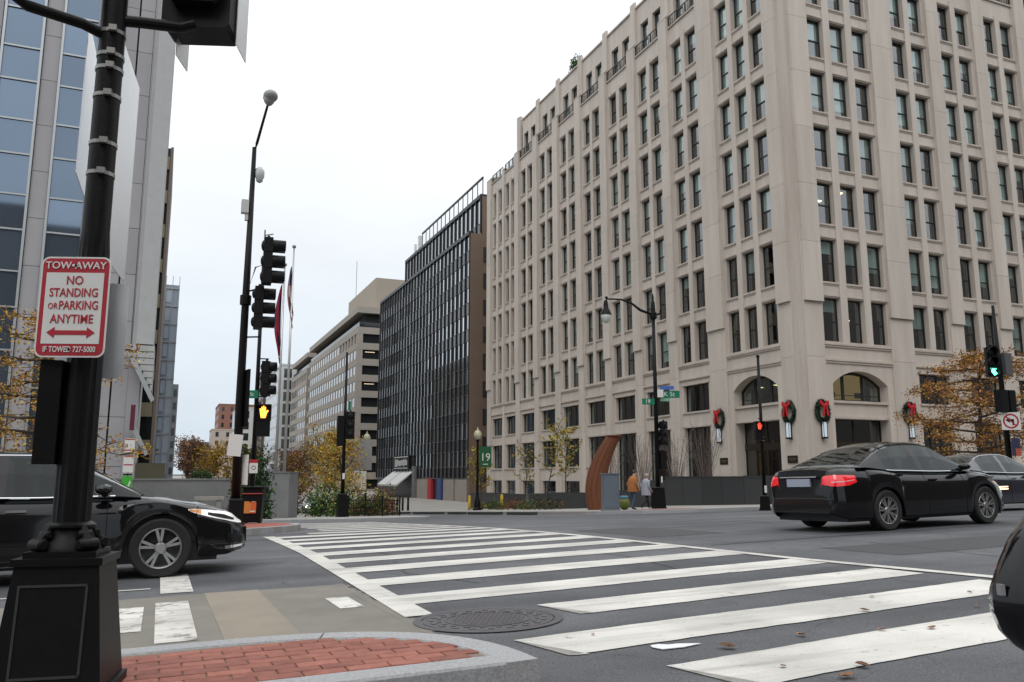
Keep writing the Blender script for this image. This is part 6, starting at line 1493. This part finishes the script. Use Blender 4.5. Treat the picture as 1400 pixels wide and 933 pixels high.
# ---- two people walking on the corner pavement
def person(label, loc, heading, hgt, J, mats_fn, mats_):
    """J: joint name -> (x fwd, y left, z up, radius); skinned into one continuous body."""
    E_ = [('pelvis', 'waist'), ('waist', 'chest'), ('chest', 'neck'), ('neck', 'chin'), ('chin', 'brow'), ('brow', 'crown'), ('chin', 'nose')]
    for s in 'lr': E_ += [('pelvis', 'hip_' + s), ('hip_' + s, 'knee_' + s), ('knee_' + s, 'ankle_' + s), ('ankle_' + s, 'toe_' + s), ('chest', 'sho_' + s), ('sho_' + s, 'elb_' + s), ('elb_' + s, 'wri_' + s), ('wri_' + s, 'palm_' + s)] + [('palm_' + s, 'f%d_%s' % (i, s)) for i in range(4)] + [('wri_' + s, 'th_' + s)]
    for s in 'lr':
        w, e = Vector(J['wri_' + s][:3]), Vector(J['elb_' + s][:3]); d = (w - e).normalized(); p = w + d * .07; J['palm_' + s] = (*p, .034)
        for i in range(4): f = p + d * (.075, .085, .08, .065)[i] + Vector(((i - 1.5) * .018, 0, .01 * i)); J['f%d_%s' % (i, s)] = (*f, .010)
        t_ = w + d * .06 + Vector((.04, 0, .0)); J['th_' + s] = (*t_, .011)
    names = list(J); me = bpy.data.meshes.new('person'); me.from_pydata([Vector(J[k][:3]) * hgt / 1.75 for k in names], [(names.index(a), names.index(b)) for a, b in E_], [])
    o = bpy.data.objects.new('person', me); COL.objects.link(o)
    o.modifiers.new('skin', 'SKIN'); sub = o.modifiers.new('sub', 'SUBSURF'); sub.levels = 1; sub.render_levels = 1
    for i, k in enumerate(names):
        sv = me.skin_vertices[0].data[i]; r = J[k][3] * hgt / 1.75; sv.radius = (r, r); sv.use_root = (k == 'pelvis')
    bpy.context.view_layer.update()
    m2 = bpy.data.meshes.new_from_object(o.evaluated_get(bpy.context.evaluated_depsgraph_get()))
    bpy.data.objects.remove(o); bpy.data.meshes.remove(me)
    for m in mats_: m2.materials.append(m)
    for p in m2.polygons: p.material_index = mats_fn(p.center * 1.75 / hgt); p.use_smooth = True
    m2.name = 'body'; root = thing('person', label, 'person', loc, heading, 'pedestrians')
    link('body', m2, root); return root
SKIN = mat('skin', (.36, .21, .15), .6); JEAN = mat('blue jeans', (.045, .075, .12), .85); JACK = mat('orange brown jacket', (.36, .135, .035), .8, noise=.4, nscale=6, col2=(.25, .085, .025)); SHOE = mat('dark shoes', (.03, .028, .028), .6); COAT = mat('pale grey coat', (.34, .36, .42), .85, noise=.4, nscale=5, col2=(.25, .27, .33)); LEGG = mat('black leggings', (.012, .012, .014), .8); HAIR = mat('grey hair', (.33, .30, .27), .8); CAPM = mat('dark cap', (.06, .05, .05), .8); SOLE = mat('white sole', (.5, .5, .5), .7)
def base_pose(stride, lean, coat):
    k = stride
    return dict(pelvis=(0, 0, .95, .135), waist=(.01 + lean * .1, 0, 1.10, .135), chest=(.02 + lean * .3, 0, 1.32, .155), neck=(.04 + lean * .5, 0, 1.49, .06), chin=(.07 + lean * .65, 0, 1.56, .075), brow=(.07 + lean * .7, 0, 1.66, .098), crown=(.05 + lean * .7, 0, 1.72, .07), nose=(.17 + lean * .65, 0, 1.60, .016),
                hip_l=(0, .09, .90, .095), knee_l=(.10 * k + .04, .10, .50, .068), ankle_l=(.20 * k, .10, .09, .047), toe_l=(.20 * k + .17, .11, .035, .035), hip_r=(0, -.09, .90, .095), knee_r=(-.02 * k + .03, -.10, .50, .068), ankle_r=(-.33 * k, -.10, .16, .047), toe_r=(-.22 * k, -.11, .045, .035),
                sho_l=(.02 + lean * .3, .19, 1.39, .07), elb_l=(-.12, .25, 1.12, .055), wri_l=(.02, .24, .90, .036), sho_r=(.02 + lean * .3, -.19, 1.39, .07), elb_r=(.02, -.25, 1.11, .055), wri_r=(.17, -.22, .93, .036))
def man_fn(c):
    if c.z < .09: return 3
    if c.z < .86: return 4 if (abs(c.y) > .19 and c.z > .74 and c.z < .9) else 1
    if c.z > 1.50: return 4
    if abs(c.y) > .19 and c.z < .92: return 4
    return 2
def woman_fn(c):
    if c.z < .09: return 3
    if c.z < .74: return 1
    if c.z > 1.50: return 4
    if abs(c.y) > .19 and c.z < .92: return 4
    return 2
Jm = base_pose(.35, .12, False)
man = person('man in an orange brown jacket, jeans and cap walking to the right', (19.45, 32.45, H(19.45, 32.45) + .15), R(2), 1.76, Jm, man_fn, [SKIN, JEAN, JACK, SHOE, SKIN])
mb = MB(); rows = []
for z, rx, ry in ((.80, .235, .235), (.9, .245, .245), (1.05, .225, .24), (1.2, .215, .235), (1.34, .20, .235), (1.45, .135, .17), (1.50, .075, .085)): rows.append([(.02 + .06 * max(0, z - 1.1) + rx * math.cos(6.2832 * j / 18), ry * math.sin(6.2832 * j / 18), z) for j in range(19)])
mb.grid(rows); mb.build('jacket', JACK, man, smooth=True)
MB().ball((.13, 0, 1.69), .105, .095, .085).box(.18, .30, -.07, .07, 1.675, 1.69).build('cap', CAPM, man, smooth=True)
for s, z_ in ((1, 0), (-1, 0)): pass
Jw = base_pose(1.15, .06, True)
wom = person('woman in a pale grey coat and black leggings walking behind the man', (20.85, 33.6, H(20.85, 33.6) + .15), R(2), 1.62, Jw, woman_fn, [SKIN, LEGG, COAT, SOLE, SKIN])
mb = MB(); rows = []
for z, rx, ry in ((.64, .22, .23), (.8, .215, .225), (1.0, .185, .20), (1.15, .17, .195), (1.28, .165, .20), (1.36, .11, .15), (1.40, .07, .08)): rows.append([(.015 + rx * math.cos(6.2832 * j / 18), ry * math.sin(6.2832 * j / 18), z) for j in range(19)])
mb.grid(rows); mb.build('coat', COAT, wom, smooth=True)
MB().ball((.07, 0, 1.54), .105, .10, .10).build('hair', HAIR, wom, smooth=True); 
# person in a dark coat under the olive canopy
JJ = base_pose(.2, .02, True)
pc = person('person in a dark coat standing below the olive canopy', (-1.35, 61.5, H(-1, 61.5) + .14), R(-90), 1.75, JJ, lambda c: 2 if c.z < 1.5 else 4, [SKIN, LEGG, LEGG, SHOE, SKIN])
MB().ball((.07, 0, 1.67), .11, .10, .10).build('hair', CAPM, pc, smooth=True)
